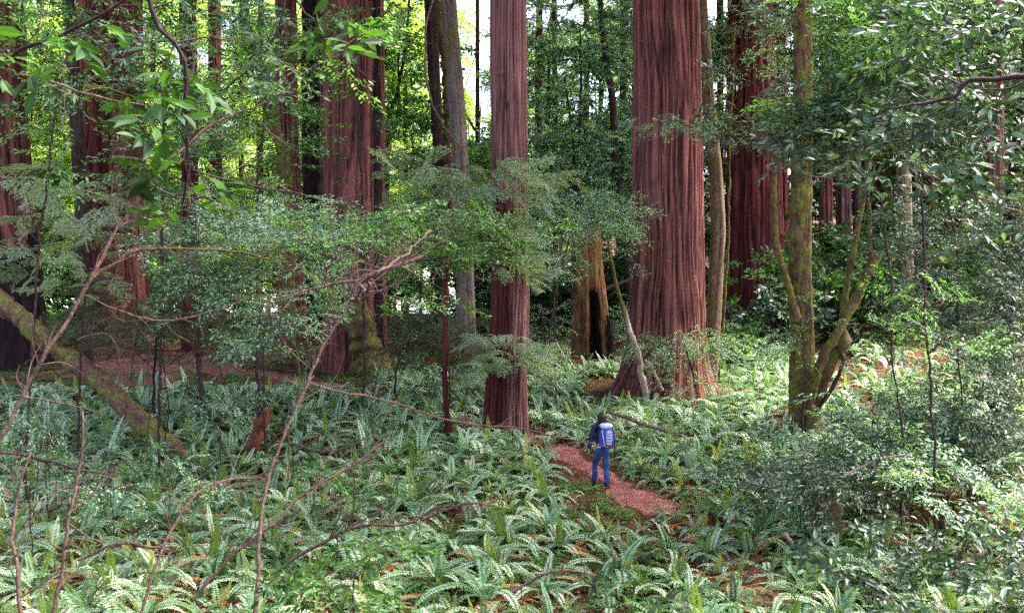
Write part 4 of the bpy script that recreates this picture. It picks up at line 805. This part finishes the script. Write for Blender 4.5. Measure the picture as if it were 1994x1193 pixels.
# upper left
for k, (stem, Y, cl, kind, mats, l) in enumerate([
   ([(60, 900, 9), (80, 500, 8), (110, 250, 6), (130, 100, 4)], 21, [(60, 60, 90, 50, 21, 1.5, 31), (150, 130, 90, 50, 21, 1.5, 31), (60, 200, 80, 50, 21, 1.4, 22), (180, 40, 80, 40, 21, 1.4, 24), (120, 280, 80, 40, 21, 1.3, 21), (20, 330, 50, 40, 21, 1, 9)], 'broad', ('green', 'twig_dark'), 'leafy green tree over the upper left corner'),
   ([(310, 900, 9), (320, 500, 8), (330, 250, 7), (300, 100, 4)], 24, [(290, 60, 80, 50, 24, 1.5, 37), (330, 140, 90, 50, 24, 1.5, 43), (250, 200, 80, 50, 24, 1.5, 34), (380, 220, 80, 50, 24, 1.5, 37), (300, 290, 90, 40, 24, 1.3, 31), (430, 40, 60, 30, 24, 1.3, 18), (470, 120, 60, 40, 24, 1.3, 24)], 'broad', ('teal', 'twig'), 'blue-green leafed tree in front of the broad second redwood and slender trunk'),
   ([(520, 900, 9), (510, 600, 8), (500, 350, 7), (520, 150, 4)], 26, [(500, 50, 80, 40, 26, 1.5, 37), (560, 120, 80, 46, 26, 1.5, 40), (490, 200, 80, 50, 26, 1.5, 37), (590, 230, 60, 40, 26, 1.5, 24), (470, 300, 90, 40, 26, 1.5, 37), (580, 320, 60, 40, 26, 1.3, 27), (650, 300, 40, 30, 26, 1.0, 9)], 'broad', ('green', 'twig'), 'green leafy tree between the left sky gap and the left-centre redwood'),
   ([(150, 900, 8), (160, 600, 7), (170, 450, 6), (160, 330, 4)], 26, [(130, 350, 80, 40, 26, 1.5, 27), (220, 380, 80, 40, 26, 1.4, 31), (120, 450, 70, 40, 26, 1.4, 24), (250, 470, 80, 30, 26, 1.3, 22), (330, 400, 60, 40, 26, 1.3, 24), (60, 420, 50, 40, 26, 1, 9), (140, 560, 80, 40, 26, 1.3, 31), (70, 500, 50, 50, 26, 1.3, 16)], 'needle', ('needle', 'twig'), 'feathery grey-green conifer in front of the leftmost redwoods'),
   ([(300, 760, 8), (310, 600, 7), (320, 480, 5)], 31, [(300, 560, 60, 40, 31, 1.5, 36), (340, 620, 90, 30, 31, 1.5, 50), (250, 620, 80, 36, 31, 1.5, 46), (380, 560, 60, 40, 31, 1.4, 40), (460, 660, 90, 20, 31, 1.3, 44), (200, 660, 60, 24, 31, 1.3, 30)], 'needle', ('needle_dry', 'twig'), 'dull brownish feathery conifer above the dirt clearing'),
   ([(700, 300, 8), (690, 180, 7), (680, 60, 5)], 30, [(690, 60, 50, 24, 30, 1.0, 22), (660, 100, 46, 20, 30, 1.0, 20), (720, 55, 30, 12, 30, .8, 10), (660, 200, 30, 20, 30, .8, 10), (720, 230, 24, 24, 30, .7, 8)], 'broad', ('green', 'twig'), 'bright green sprig hanging in front of the left-centre redwood'),
   ([(780, 900, 8), (770, 760, 7), (780, 680, 5)], 34, [(780, 650, 60, 24, 34, 1.2, 36), (850, 680, 60, 26, 34, 1.2, 36), (930, 660, 40, 30, 34, 1.2, 26), (760, 600, 60, 24, 34, 1.2, 26)], 'needle', ('needle_dry', 'twig'), 'brownish low feathery conifer left of the central redwood'),
   ([(1060, 700, 6), (1060, 620, 5)], 50, [(1070, 640, 60, 40, 50, 1.5, 60), (1120, 650, 40, 30, 50, 1.5, 30), (1200, 640, 30, 40, 50, 1.5, 30)], 'lance', ('teal', 'twig'), 'low blue-green bush between the central redwood and the hollow snag'),
   ([(820, 420, 8), (810, 330, 6), (800, 260, 4)], 52, [(790, 290, 70, 40, 52, 2, 70), (930, 300, 40, 40, 52, 2, 50), (780, 200, 60, 60, 54, 2, 50), (800, 100, 50, 60, 54, 2, 40)], 'fardense', ('green', 'darkbark'), 'green tree behind the forked mossy trunk'),
   ([(1120, 420, 10), (1130, 200, 8), (1130, 50, 4)], 58, [(1080, 60, 70, 60, 58, 2.5, 70), (1180, 60, 70, 60, 58, 2.5, 70), (1090, 190, 60, 60, 58, 2.5, 60), (1190, 250, 50, 50, 58, 2.5, 50), (1100, 320, 80, 50, 58, 2.5, 80), (1190, 350, 50, 50, 58, 2.5, 60)], 'fardense', ('teal', 'darkbark'), 'dense blue-green tree filling the space between central and largest redwoods'),
   ]):
    leafy('understory_tree', l, 'tree', stem, Y, cl, kind, mats, seed=50 + k, tv=.25)
# dark overhanging branches close to the camera, upper left
OB1 = wood('overhanging_branch', 'near black zigzag branch hanging down from the top edge in the upper left', 'branch', [(292, -60, 11, 7), (298, 0, 10, 7), (309, 60, 9, 7), (342, 100, 9, 7), (356, 150, 8, 7), (354, 210, 7, 7), (364, 270, 6, 7), (368, 330, 5, 7), (355, 400, 4, 7)], 0, 'twig_black', 6, twigs=14, tw_len=.35, seed=61)
OB2 = wood('overhanging_branch', 'near dark branch crossing the upper left corner from left edge to top edge', 'branch', [(-40, 150, 8, 8), (10, 115, 8, 8), (60, 85, 7, 8), (120, 68, 7, 8), (180, 40, 6, 8), (240, 0, 5, 8), (280, -40, 4, 8)], 0, 'twig_black', 6, twigs=16, tw_len=.4, seed=62)
wood('overhanging_branch', 'long thin arching dark twig from the zigzag branch toward the right', 'branch', [(370, 325, 4, 7), (420, 345, 4, 7.2), (480, 362, 3.5, 7.4), (560, 375, 3, 7.6), (630, 392, 2.5, 7.8)], 0, 'twig_black', 5, twigs=6, tw_len=.3, seed=63)
wood('overhanging_branch', 'pale thin twig crossing the upper left redwoods', 'branch', [(40, 142, 3, 9), (120, 165, 4, 9), (200, 190, 4, 9), (280, 205, 3, 9)], 0, 'twig', 5, twigs=8, tw_len=.4, seed=64)
wood('overhanging_branch', 'dark branch entering from the right edge and forking among large leaves', 'branch', [(2060, 145, 13, 11), (1994, 150, 12, 11), (1930, 154, 10, 11), (1885, 157, 10, 11), (1868, 185, 8, 11), (1820, 202, 6, 11), (1775, 206, 5, 11), (1730, 212, 3, 11)], 0, 'twig_black', 8, twigs=14, tw_len=.4, seed=65)
wood('overhanging_branch', 'pale slim branch curling down across the top left of the central redwood', 'branch', [(850, -20, 4, 26), (828, 60, 4, 26), (832, 170, 4, 26), (860, 240, 4, 26), (905, 300, 3, 26)], 0, 'twig', 5, twigs=5, seed=66)
wood('overhanging_branch', 'bare mossy twig arching over the right hillside leaves', 'branch', [(1780, 330, 5, 17), (1820, 345, 4, 17), (1870, 370, 4, 17), (1930, 395, 3, 17), (1990, 415, 3, 17)], 0, 'mossy_light', 5, twigs=12, tw_len=.6, seed=67)
wood('overhanging_branch', 'pale dead twigs lying over the grey-green shrub right of the mossy tree foot', 'branch', [(1640, 930, 5, 18), (1690, 900, 5, 18), (1730, 890, 5, 18), (1762, 884, 4, 18)], 0, 'deadwood', 5, twigs=10, tw_len=.5, seed=68)
OB3 = wood('overhanging_branch', 'dark leafy branch crossing the top of the left-centre redwood', 'branch', [(560, -30, 4, 8), (590, 20, 4, 8), (630, 50, 3, 8), (665, 80, 2, 8)], 0, 'twig_black', 5, twigs=5, tw_len=.3, seed=76)
OB4 = wood('overhanging_branch', 'dark leafy branch in front of the white sky gap in the upper left', 'branch', [(560, -20, 5, 12), (540, 70, 4, 12), (480, 140, 4, 12), (410, 190, 3, 12)], 0, 'twig_black', 5, twigs=8, tw_len=.5, seed=77)
OB5 = wood('overhanging_branch', 'bright green leafy branch in front of the left-centre redwood top', 'branch', [(760, 20, 4, 16), (715, 50, 3, 16), (690, 90, 3, 16), (670, 150, 2, 16)], 0, 'twig_dark', 5, twigs=6, tw_len=.5, seed=78)
def near_leaves(root, pts, Y, kind, mat, seed, sc=(.75, 1.0), keep=1):
    r = np.random.default_rng(seed); P = np.array([U(px, py, Y + r.normal(0, .15)) for px, py in pts]); n = len(P); b = np.array(root.location); a = Acc()
    place(a, kind, P - b, r.uniform(0, 6.28, n), r.normal(-.2, .3, n), r.normal(0, .5, n), r.uniform(*sc, n), r)
    a.build('leaves', [M[mat], M['twig_dark']], root)
near_leaves(OB1, [(300, 225), (320, 90), (330, 110), (345, 330), (250, 320), (390, 340), (355, 410), (310, 180), (230, 170), (360, 150)], 7, 'sprig', 'darkleaf', 71)
near_leaves(OB3, [(610, 20), (625, 50), (645, 40), (630, 75), (660, 80)], 8, 'sprig', 'darkleaf', 72)
near_leaves(OB2, [(10, 115), (20, 140), (60, 85), (120, 68), (90, 110), (0, 60), (180, 40)], 7.5, 'sprig', 'darkleaf', 73)
near_leaves(OB4, [(430, 160), (460, 150), (400, 190), (500, 130), (520, 100), (540, 60), (480, 170)], 12, 'broad', 'darkleaf', 74, (.5, .8))
near_leaves(OB5, [(690, 70), (710, 55), (700, 75), (665, 140), (690, 110), (740, 40)], 16, 'broad', 'green', 75, (.6, .9))

# ------------------------------------------------------------------ ferns
def frond(acc, r, L, az, e0, e1, pairs, width, mat, tint, base=(0, 0, 0), curl=0):
    n = 12; t = np.linspace(0, 1, n); e = np.radians(e0 + (e1 - e0) * t ** 1.1); az_ = az + curl * t
    ds = L / (n - 1); dx = np.cumsum(np.cos(e) * ds) - np.cos(e[0]) * ds; dz = np.cumsum(np.sin(e) * ds) - np.sin(e[0]) * ds
    ca, sa = np.cos(az_), np.sin(az_)
    X = np.cumsum(np.r_[0, np.diff(dx)] * ca); Yy = np.cumsum(np.r_[0, np.diff(dx)] * sa); P = np.c_[X, Yy, dz] + base
    tube(acc, P, np.linspace(.006, .002, n), 3, 2 if mat == 0 else mat, .5, False, False)
    s = np.linspace(.1, .985, pairs); pk = np.stack([np.interp(s, t, P[:, q]) for q in range(3)], 1); T = unit(np.gradient(pk, axis=0))
    side = np.c_[-np.sin(az + curl * s), np.cos(az + curl * s), 0 * s]; up = np.cross(T, side); up *= np.sign(up[:, 2:3] + 1e-6)
    ln = width * L * np.minimum(1, (s / .22) ** .6) * (1 - s ** 2.6) ** .8 + .008
    for sg in (1, -1):
        tw = r.normal(0, .12, pairs)[:, None]; d = unit(side * sg + T * .22 + up * (tw * .4 + .06) + r.normal(0, .03, (pairs, 3)))
        w = L * .9 / pairs * 1.15; nn = unit(up + side * sg * .12 + r.normal(0, .07, (pairs, 3)))
        V = leafq(pk, d, nn, ln * r.uniform(.88, 1.08, pairs), np.full(pairs, w), fold=.1)
        acc.add(V.reshape(-1, 3), np.arange(pairs * 4).reshape(pairs, 4), mat, np.clip(np.repeat(tint + r.normal(0, .03, pairs), 4), 0, 1))
def fern_arrays(seed, pairs=24, nf=15, size=1.0, young=0, dead=.15, hi=True):
    r = np.random.default_rng(seed); a = Acc()
    for k in range(nf):
        az = 2 * np.pi * (k + r.random() * .8) / nf * 1.0 + r.normal(0, .2); inner = r.random()
        L = size * r.uniform(.85, 1.4) * (1 if inner > .25 else .8); e0 = r.uniform(48, 82) if inner > .1 else r.uniform(72, 86); e1 = r.uniform(-85, -25) if inner > .1 else r.uniform(10, 60)
        mat = 0; 
        if r.random() < dead: mat = 3; e0 = r.uniform(10, 40); e1 = r.uniform(-50, -10); L *= .8
        elif r.random() < young: mat = 1; e0 = r.uniform(72, 90); e1 = r.uniform(40, 80); L *= .7
        frond(a, r, L, az, e0, e1, pairs, .105 * r.uniform(.85, 1.2), mat, np.clip(r.normal(.55, .3), .02, .98), (r.normal(0, .03), r.normal(0, .03), 0.02), r.normal(0, .25))
    return a
FM = [M['fern'], M['fern_young'], M['twig'], M['fern_dead']]
protos = []
for k in range(9):
    y = [.02, .05, .0, .2, .0, .04, .05, .24, .03][k]
    me = fern_arrays(300 + k, 30, [16, 19, 14, 17, 20, 15, 18, 15, 17][k], [1.0, .9, 1.1, .85, .95, 1.1, .8, .95, 1.0][k], y, [.18, .25, .12, .18, .35, .2, .5, .25, .2][k]).mesh('sword_fern', FM); protos.append(me)
lowp = [fern_arrays(400 + k, 15, 14, 1.05, .04, .2).arrays() for k in range(8)]
look = ['with wide arching fronds', 'with dense overlapping fronds', 'with few long fronds', 'with yellow-green young fronds standing up', 'with crowded fronds and brown dead ones', 'with tall spreading fronds', 'with many brown dead fronds', 'with young upright tips', 'with drooping pale fronds']
def zone(px, py):
    h = 'at the left edge' if px < 200 else 'toward the left' if px < 480 else 'left of centre' if px < 850 else 'in the centre' if px < 1120 and py > 950 else 'below the central redwood' if px < 1120 else 'near the trail' if px < 1450 else 'by the tan stump' if px < 1700 else 'at the right side'
    v = 'at the bottom' if py > 1130 else 'in front' if py > 1010 else 'midway' if py > 880 else 'farther back'
    return h, v
rf = np.random.default_rng(12); cand = []
for Y in np.arange(11.5, 44, .84):
    hw = Y * 1040 / F
    for x in np.arange(-hw, hw, .92):
        X_, Y_ = x + rf.normal(0, .22), Y + rf.normal(0, .2); cand.append((X_, Y_))
cand = np.array(cand); td = trail_dist(cand[:, 0], cand[:, 1])
need = np.interp(cand[:, 1], [12, 20.5, 21.0, 26.5, 27.5, 38, 40, 45], [.0, .0, .85, .85, .2, .2, 2.5, 4.0])
ok = td > need
# things on the ground that ferns do not grow through
solids = [(TREES[k][2][0], TREES[k][2][1], TREES[k][1][0, 3] + (1.7 if k == 'r11' else .8 if k == 'r10' else .45)) for k in TREES]
for sx, sy, sr in solids: ok &= (cand[:, 0] - sx) ** 2 + (cand[:, 1] - sy) ** 2 > sr ** 2
pxs, pys = proj(np.c_[cand, H(cand[:, 0], cand[:, 1]) + .35])
thin = ((pxs > 1650) & (pys > 930) & (pys < 1060)) | ((pxs > 1300) & (pxs < 1560) & (pys > 900) & (pys < 985) & (rf.random(len(cand)) < .3)) | ((pys < 745) & (pxs < 620)) | ((pxs > 1560) & (pys < 900) & (rf.random(len(cand)) < .5))
hk = GP(1170, 946); ok &= ~((np.abs(cand[:, 0] - hk[0] * cand[:, 1] / hk[1]) < 1.0) & (cand[:, 1] > hk[1] - 3.6) & (cand[:, 1] < hk[1] + .6))
ok &= ~thin & (rf.random(len(cand)) > .06)
cand = cand[ok]; order = np.argsort(cand[:, 1]); cand = cand[order]
near = cand[:300]; rest = cand[300:]
for k, (x, y) in enumerate(near):
    i = k % len(protos) if rf.random() < .5 else int(rf.integers(len(protos))); z = gz(x, y); px, py = proj(np.array([x, y, z + .35])); h, v = zone(float(px), float(py))
    o = bpy.data.objects.new('sword_fern', protos[i]); COL.objects.link(o); o.location = (x, y, z); s = rf.uniform(.7, 1.15)
    o.rotation_euler = (rf.normal(0, .08), rf.normal(0, .08), rf.uniform(0, 6.28)); o.scale = (s, s, s * rf.uniform(.85, 1.1))
    tag(o, 'sword fern %s, %s %s' % (look[i], h, v), 'fern', 'sword ferns %s, %s %s' % (look[i], h, v))
def scatter(name, arrs, P, r, smin, smax, mats, tv=.1, tilt=.1, kind='stuff', zs=1.0):
    a = Acc(); n = len(P); w = r.integers(0, len(arrs), n); yaw = r.uniform(0, 6.28, n); sc = r.uniform(smin, smax, n); ti = r.normal(0, tilt, n)
    for k, (v, f, m, t, sm) in enumerate(arrs):
        sel = np.where(w == k)[0]
        if not len(sel): continue
        cy, sy = np.cos(yaw[sel])[:, None], np.sin(yaw[sel])[:, None]; x = v[None, :, 0] + v[None, :, 2] * ti[sel][:, None]
        V = np.stack([x * cy - v[None, :, 1] * sy, x * sy + v[None, :, 1] * cy, np.broadcast_to(v[None, :, 2] * zs, x.shape)], -1) * sc[sel][:, None, None] + P[sel][:, None, :]
        ff = f[None] + (np.arange(len(sel)) * len(v))[:, None, None]
        a.add(V.reshape(-1, 3), ff.reshape(-1, 4), np.tile(m, len(sel)), np.clip(t[None] + r.normal(0, tv, (len(sel), 1)), 0, 1).reshape(-1))
    return tag(a.build(name, mats), kind=kind)
ex = []
for Y in np.arange(44, 66, 1.5):                          # thinner farther on
    for x in np.arange(-Y * .54, Y * .54, 1.5): ex.append((x + rf.normal(0, .4), Y + rf.normal(0, .4)))
ex = np.array(ex); tdx = trail_dist(ex[:, 0], ex[:, 1]); pxx, pyy = proj(np.c_[ex, H(ex[:, 0], ex[:, 1])]); ex = ex[(tdx > 3.4) & ~((pxx < 640) & (pyy > 672)) & (rf.random(len(ex)) < .75)]
fill = np.vstack([rest, ex, rest[rest[:, 1] > 20][::2] + rf.normal(0, .4, rest[rest[:, 1] > 20][::2].shape)])
fill = fill[(trail_dist(fill[:, 0], fill[:, 1]) > 1.0) | ((fill[:, 1] > 27.5) & (fill[:, 1] < 36))]
tag(scatter('fern_bed', lowp, np.c_[fill, H(fill[:, 0], fill[:, 1])], rf, .65, 1.05, FM), 'farther sword ferns merging into one green bed around the redwood trunks', 'ferns')
# small ferns between the big ones of the foreground
n = 900; q = np.c_[rf.uniform(-1, 1, n), rf.uniform(11.5, 30, n)]; q[:, 0] *= q[:, 1] * .54; q = q[(trail_dist(q[:, 0], q[:, 1]) > .9) | (q[:, 1] < 20)]
q = q[~((np.abs(q[:, 0] - hk[0] * q[:, 1] / hk[1]) < .6) & (q[:, 1] > hk[1] - 3))]
tag(scatter('small_ferns', [fern_arrays(500 + k, 14, 8, .55, .15, .3).arrays() for k in range(6)], np.c_[q, H(q[:, 0], q[:, 1])], rf, .6, 1.1, FM), 'small and dead ferns filling gaps between the sword ferns', 'ferns')
# clover-like ground cover
r = np.random.default_rng(44); ca = []
for k in range(4):
    a = Acc(); n = 26; O = np.c_[r.normal(0, .14, n), r.normal(0, .14, n), r.uniform(.03, .13, n)]
    for j in range(3):
        an = r.uniform(0, 6.28, n) if j == 0 else an + 2.09; D = unit(np.c_[np.cos(an), np.sin(an), r.normal(0, .15, n)]); nr = unit(np.c_[r.normal(0, .2, n), r.normal(0, .2, n), np.ones(n)]); nr = unit(nr - D * (nr * D).sum(1)[:, None])
        add_leaves(a, O, D, nr, r.uniform(.03, .05, n), .04, np.clip(r.normal(.5, .2, n), 0, 1), 0)
    ca.append(a.arrays())
n = 4200; q = np.c_[rf.uniform(-1, 1, n), rf.uniform(12, 46, n)]; q[:, 0] *= q[:, 1] * .54; td = trail_dist(q[:, 0], q[:, 1])
q = q[(td > .8) & ((td < 3) | (rf.random(len(q)) < .5))]
tag(scatter('ground_cover', ca, np.c_[q, H(q[:, 0], q[:, 1])], rf, .8, 1.7, [M['clover']]), 'low clover-like green plants on the ground by the trail', 'ground cover')
# litter: dead leaves and twigs
la = []
for k in range(4):
    a = Acc(); n = 22; O = np.c_[r.normal(0, .3, n), r.normal(0, .3, n), r.uniform(.01, .05, n)]; D = unit(np.c_[r.normal(size=(n, 2)), r.normal(0, .12, n)]); nr = unit(np.c_[r.normal(0, .3, n), r.normal(0, .3, n), np.ones(n)]); nr = unit(nr - D * (nr * D).sum(1)[:, None])
    add_leaves(a, O, D, nr, r.uniform(.03, .09, n), r.uniform(.015, .03, n), np.clip(r.normal(.5, .28, n), 0, 1), 0); la.append(a.arrays())
n = 7000; q = np.c_[rf.uniform(-1, 1, n), rf.uniform(12, 55, n)]; q[:, 0] *= q[:, 1] * .54; td = trail_dist(q[:, 0], q[:, 1]); q = q[(td > .45) | (rf.random(len(q)) < .55)]
tag(scatter('leaf_litter', la, np.c_[q, H(q[:, 0], q[:, 1]) + .035], rf, .7, 1.3, [M['litter']]), 'fallen brown leaves and fern litter over the forest floor', 'litter')

# ------------------------------------------------------------------ hiker
M['skin'] = plain('skin', (.5, .28, .2), .6, .3); M['hair'] = plain('dark_hair', (.02, .009, .012), .5, .4, .4, 60)
M['jacket'] = plain('navy_jacket', (.012, .02, .06), .7, .3, .4, 9); M['jeans'] = plain('blue_jeans', (.035, .075, .20), .85, .2, .6, 9)
M['pack'] = plain('purple_blue_nylon', (.05, .045, .33), .5, .4, .3, 12); M['packlight'] = plain('pale_grey_nylon', (.55, .6, .72), .55, .3, .1, 12); M['boot'] = plain('dark_boot', (.02, .016, .02), .6, .3, .3)
M['packdark'] = plain('dark_nylon', (.01, .01, .035), .6, .3)
def skin(name, V, E, Rd, mat, parent, lvl=2):
    me = bpy.data.meshes.new(name); me.from_pydata([tuple(map(float, v)) for v in V], E, []); o = bpy.data.objects.new(name, me); COL.objects.link(o); o.parent = parent
    me.materials.append(mat)
    md = o.modifiers.new('skin', 'SKIN'); md.use_smooth_shade = True
    for i, rr in enumerate(Rd):
        sv = me.skin_vertices[0].data[i]; sv.radius = rr if isinstance(rr, tuple) else (rr, rr); sv.use_root = (i == 0)
    sb = o.modifiers.new('subd', 'SUBSURF'); sb.levels = lvl; sb.render_levels = lvl
    return o
def ellip(acc, c, rad, mat=0, nu=20, nv=14, f=None):
    u = np.linspace(0, 2 * np.pi, nu, endpoint=False); v = np.linspace(.02, np.pi - .02, nv); Uu, Vv = np.meshgrid(u, v); P = np.stack([np.cos(Uu) * np.sin(Vv), np.sin(Uu) * np.sin(Vv), np.cos(Vv)], -1)
    if f: P = f(P)
    P = P * rad + c; i = np.arange(nu * nv).reshape(nv, nu); nx = np.roll(i, -1, 1); acc.add(P.reshape(-1, 3), np.stack([i[:-1], i[1:], nx[1:], nx[:-1]], -1).reshape(-1, 4), mat, .5, True)
def rbox(acc, c, half, mat=0, p=4.0, f=None):              # soft box
    def g(P): 
        n = (np.abs(P) ** p).sum(-1, keepdims=True) ** (1 / p); Q = P / n; return f(Q) if f else Q
    ellip(acc, np.array(c), np.array(half), mat, 28, 18, g)
hp = GP(1172, 947); hk_root = thing('person', 'person walking away along the red trail in navy jacket and blue jeans', 'person', hp)
hk_root.rotation_euler = (0, 0, R(14))
V = [(0, 0, .98), (0, .01, 1.15), (0, .02, 1.32), (0, .03, 1.43), (0, .035, 1.50), (0, .05, 1.60),
     (-.10, 0, .93), (-.115, .17, .53), (-.12, .17, .12), (-.12, .28, .05),
     (.10, 0, .93), (.10, -.01, .50), (.085, -.17, .14), (.085, -.06, .03),
     (-.19, .03, 1.40), (-.27, -.02, 1.15), (-.30, .06, .93), (.19, .03, 1.40), (.26, -.01, 1.15), (.25, .12, .96)]
E = [(0, 1), (1, 2), (2, 3), (3, 4), (4, 5), (0, 6), (6, 7), (7, 8), (8, 9), (0, 10), (10, 11), (11, 12), (12, 13), (3, 14), (14, 15), (15, 16), (3, 17), (17, 18), (18, 19)]
Rd = [(.13, .10), (.12, .09), (.14, .10), (.09, .07), .055, .07, (.085, .085), .055, .04, .035, .085, .055, .04, .035, .05, .042, .028, .05, .042, .028]
skin('body', V, E, Rd, M['skin'], hk_root)
skin('jacket', [(0, 0, .93), (0, .01, 1.12), (0, .02, 1.32), (0, .03, 1.44), (0, .035, 1.50), (-.19, .03, 1.415), (-.275, -.02, 1.15), (-.305, .06, .90), (.19, .03, 1.415), (.265, -.01, 1.15), (.255, .12, .97)],
     [(0, 1), (1, 2), (2, 3), (3, 4), (3, 5), (5, 6), (6, 7), (3, 8), (8, 9), (9, 10)], [(.175, .135), (.165, .13), (.18, .135), (.11, .09), .075, .075, .06, .048, .075, .06, .048], M['jacket'], hk_root)
skin('jeans', [(0, 0, 1.0), (0, 0, .90), (-.095, .03, .80), (-.115, .175, .51), (-.12, .16, .27), (-.12, .165, .10), (.095, 0, .80), (.10, -.01, .50), (.09, -.10, .27), (.085, -.165, .10)],
     [(0, 1), (1, 2), (2, 3), (3, 4), (4, 5), (1, 6), (6, 7), (7, 8), (8, 9)], [(.15, .12), (.165, .135), .10, .075, .072, .082, .10, .078, .075, .085], M['jeans'], hk_root)
for s, p in ((-1, (-.12, .22, .05)), (1, (.085, -.10, .05))):
    a = Acc(); rbox(a, p, (.05, .15, .055), 0, 3); a.build('boot', [M['boot']], hk_root)
a = Acc(); ellip(a, np.array([0, .05, 1.62]), np.array([.085, .10, .115])); a.build('head', [M['skin']], hk_root)
a = Acc(); ellip(a, np.array([0, .11, 1.60]), np.array([.012, .05, .018])); 
for sx in (-1, 1): ellip(a, np.array([sx * .086, .05, 1.61]), np.array([.012, .022, .03]))
a.build('face', [M['skin']], hk_root)
def hairf(P):
    Q = P.copy(); low = Q[..., 2] < 0; Q[..., 2] = np.where(low, Q[..., 2] * 1.9, Q[..., 2]); Q[..., 0] *= np.where(low, .92 + .1 * np.sin(Q[..., 1] * 9), 1); Q[..., 1] = np.where(Q[..., 1] > .2, .2 + (Q[..., 1] - .2) * .3, Q[..., 1]); return Q
a = Acc(); ellip(a, np.array([0, .03, 1.635]), np.array([.105, .125, .125]), 0, 36, 24, hairf); a.build('hair', [M['hair']], hk_root)
def hand(side, wrist, name='hand'):
    w = np.array(wrist); V = [w, w + [0, .01, -.05], w + [0, .015, -.085]]; E = [(0, 1), (1, 2)]; Rr = [(.02, .028), (.016, .038), (.012, .036)]
    for k, (oy, ln) in enumerate(((-.03, .062), (-.01, .075), (.01, .072), (.03, .06))):
        i = len(V); V += [w + [0, .015 + oy, -.09], w + [side * -.012, .018 + oy, -.09 - ln * .5], w + [side * -.035, .02 + oy, -.09 - ln * .85]]; E += [(2, i), (i, i + 1), (i + 1, i + 2)]; Rr += [.009, .0085, .007]
    i = len(V); V += [w + [side * -.01, .045, -.05], w + [side * -.02, .06, -.09]]; E += [(1, i), (i, i + 1)]; Rr += [.011, .009]
    skin(name, V, E, Rr, M['skin'], hk_root, 1)
hand(-1, (-.305, .065, .91)); hand(1, (.255, .13, .97))
bk = thing('backpack', 'purple-blue backpack with pale lid and white cord lacing on the hiker', 'backpack', hp); bk.rotation_euler = (0, 0, R(14))
def taper(Q): Q = Q.copy(); Q[..., 0] *= 1 - .12 * Q[..., 2]; return Q
a = Acc(); rbox(a, (.015, -.235, 1.20), (.17, .115, .25), 0, 3.2, taper); a.build('pack_bag', [M['pack']], bk)
a = Acc(); rbox(a, (.015, -.215, 1.475), (.145, .12, .06), 0, 3); a.build('lid', [M['packlight']], bk)
a = Acc(); rbox(a, (.045, -.335, 1.20), (.075, .03, .17), 0, 3.5); a.build('front_pocket', [M['packlight']], bk)
a = Acc()
for k in range(5):
    z = 1.33 - k * .065
    tube(a, np.array([[-.03, -.37, z], [.12, -.37, z - .012]]), .009, 6, 0)
a.build('cord_lacing', [M['pack']], bk)
a = Acc(); tube(a, smooth_path([[-.11, -.30, 1.40], [-.09, -.345, 1.2], [-.05, -.33, 1.0]], 8), .012, 6, 0); tube(a, smooth_path([[-.15, -.2, 1.05], [-.19, -.26, 1.0], [-.14, -.32, 1.0]], 8), .01, 6, 0); a.build('side_strap', [M['packlight']], bk)
for s in (-1, 1):
    a = Acc(); tube(a, smooth_path([[s * .11, -.12, 1.40], [s * .13, .02, 1.50], [s * .13, .16, 1.36], [s * .15, .12, 1.12], [s * .16, -.10, 1.02]], 16), .02, 8, 0); a.build('shoulder_strap', [M['packdark']], bk)
a = Acc(); tube(a, smooth_path([[.22, -.18, 1.25], [.235, -.20, 1.0], [.24, -.21, .68]], 8), .016, 6, 0); ob = a.build('walking_pole', [M['packdark']], bk)
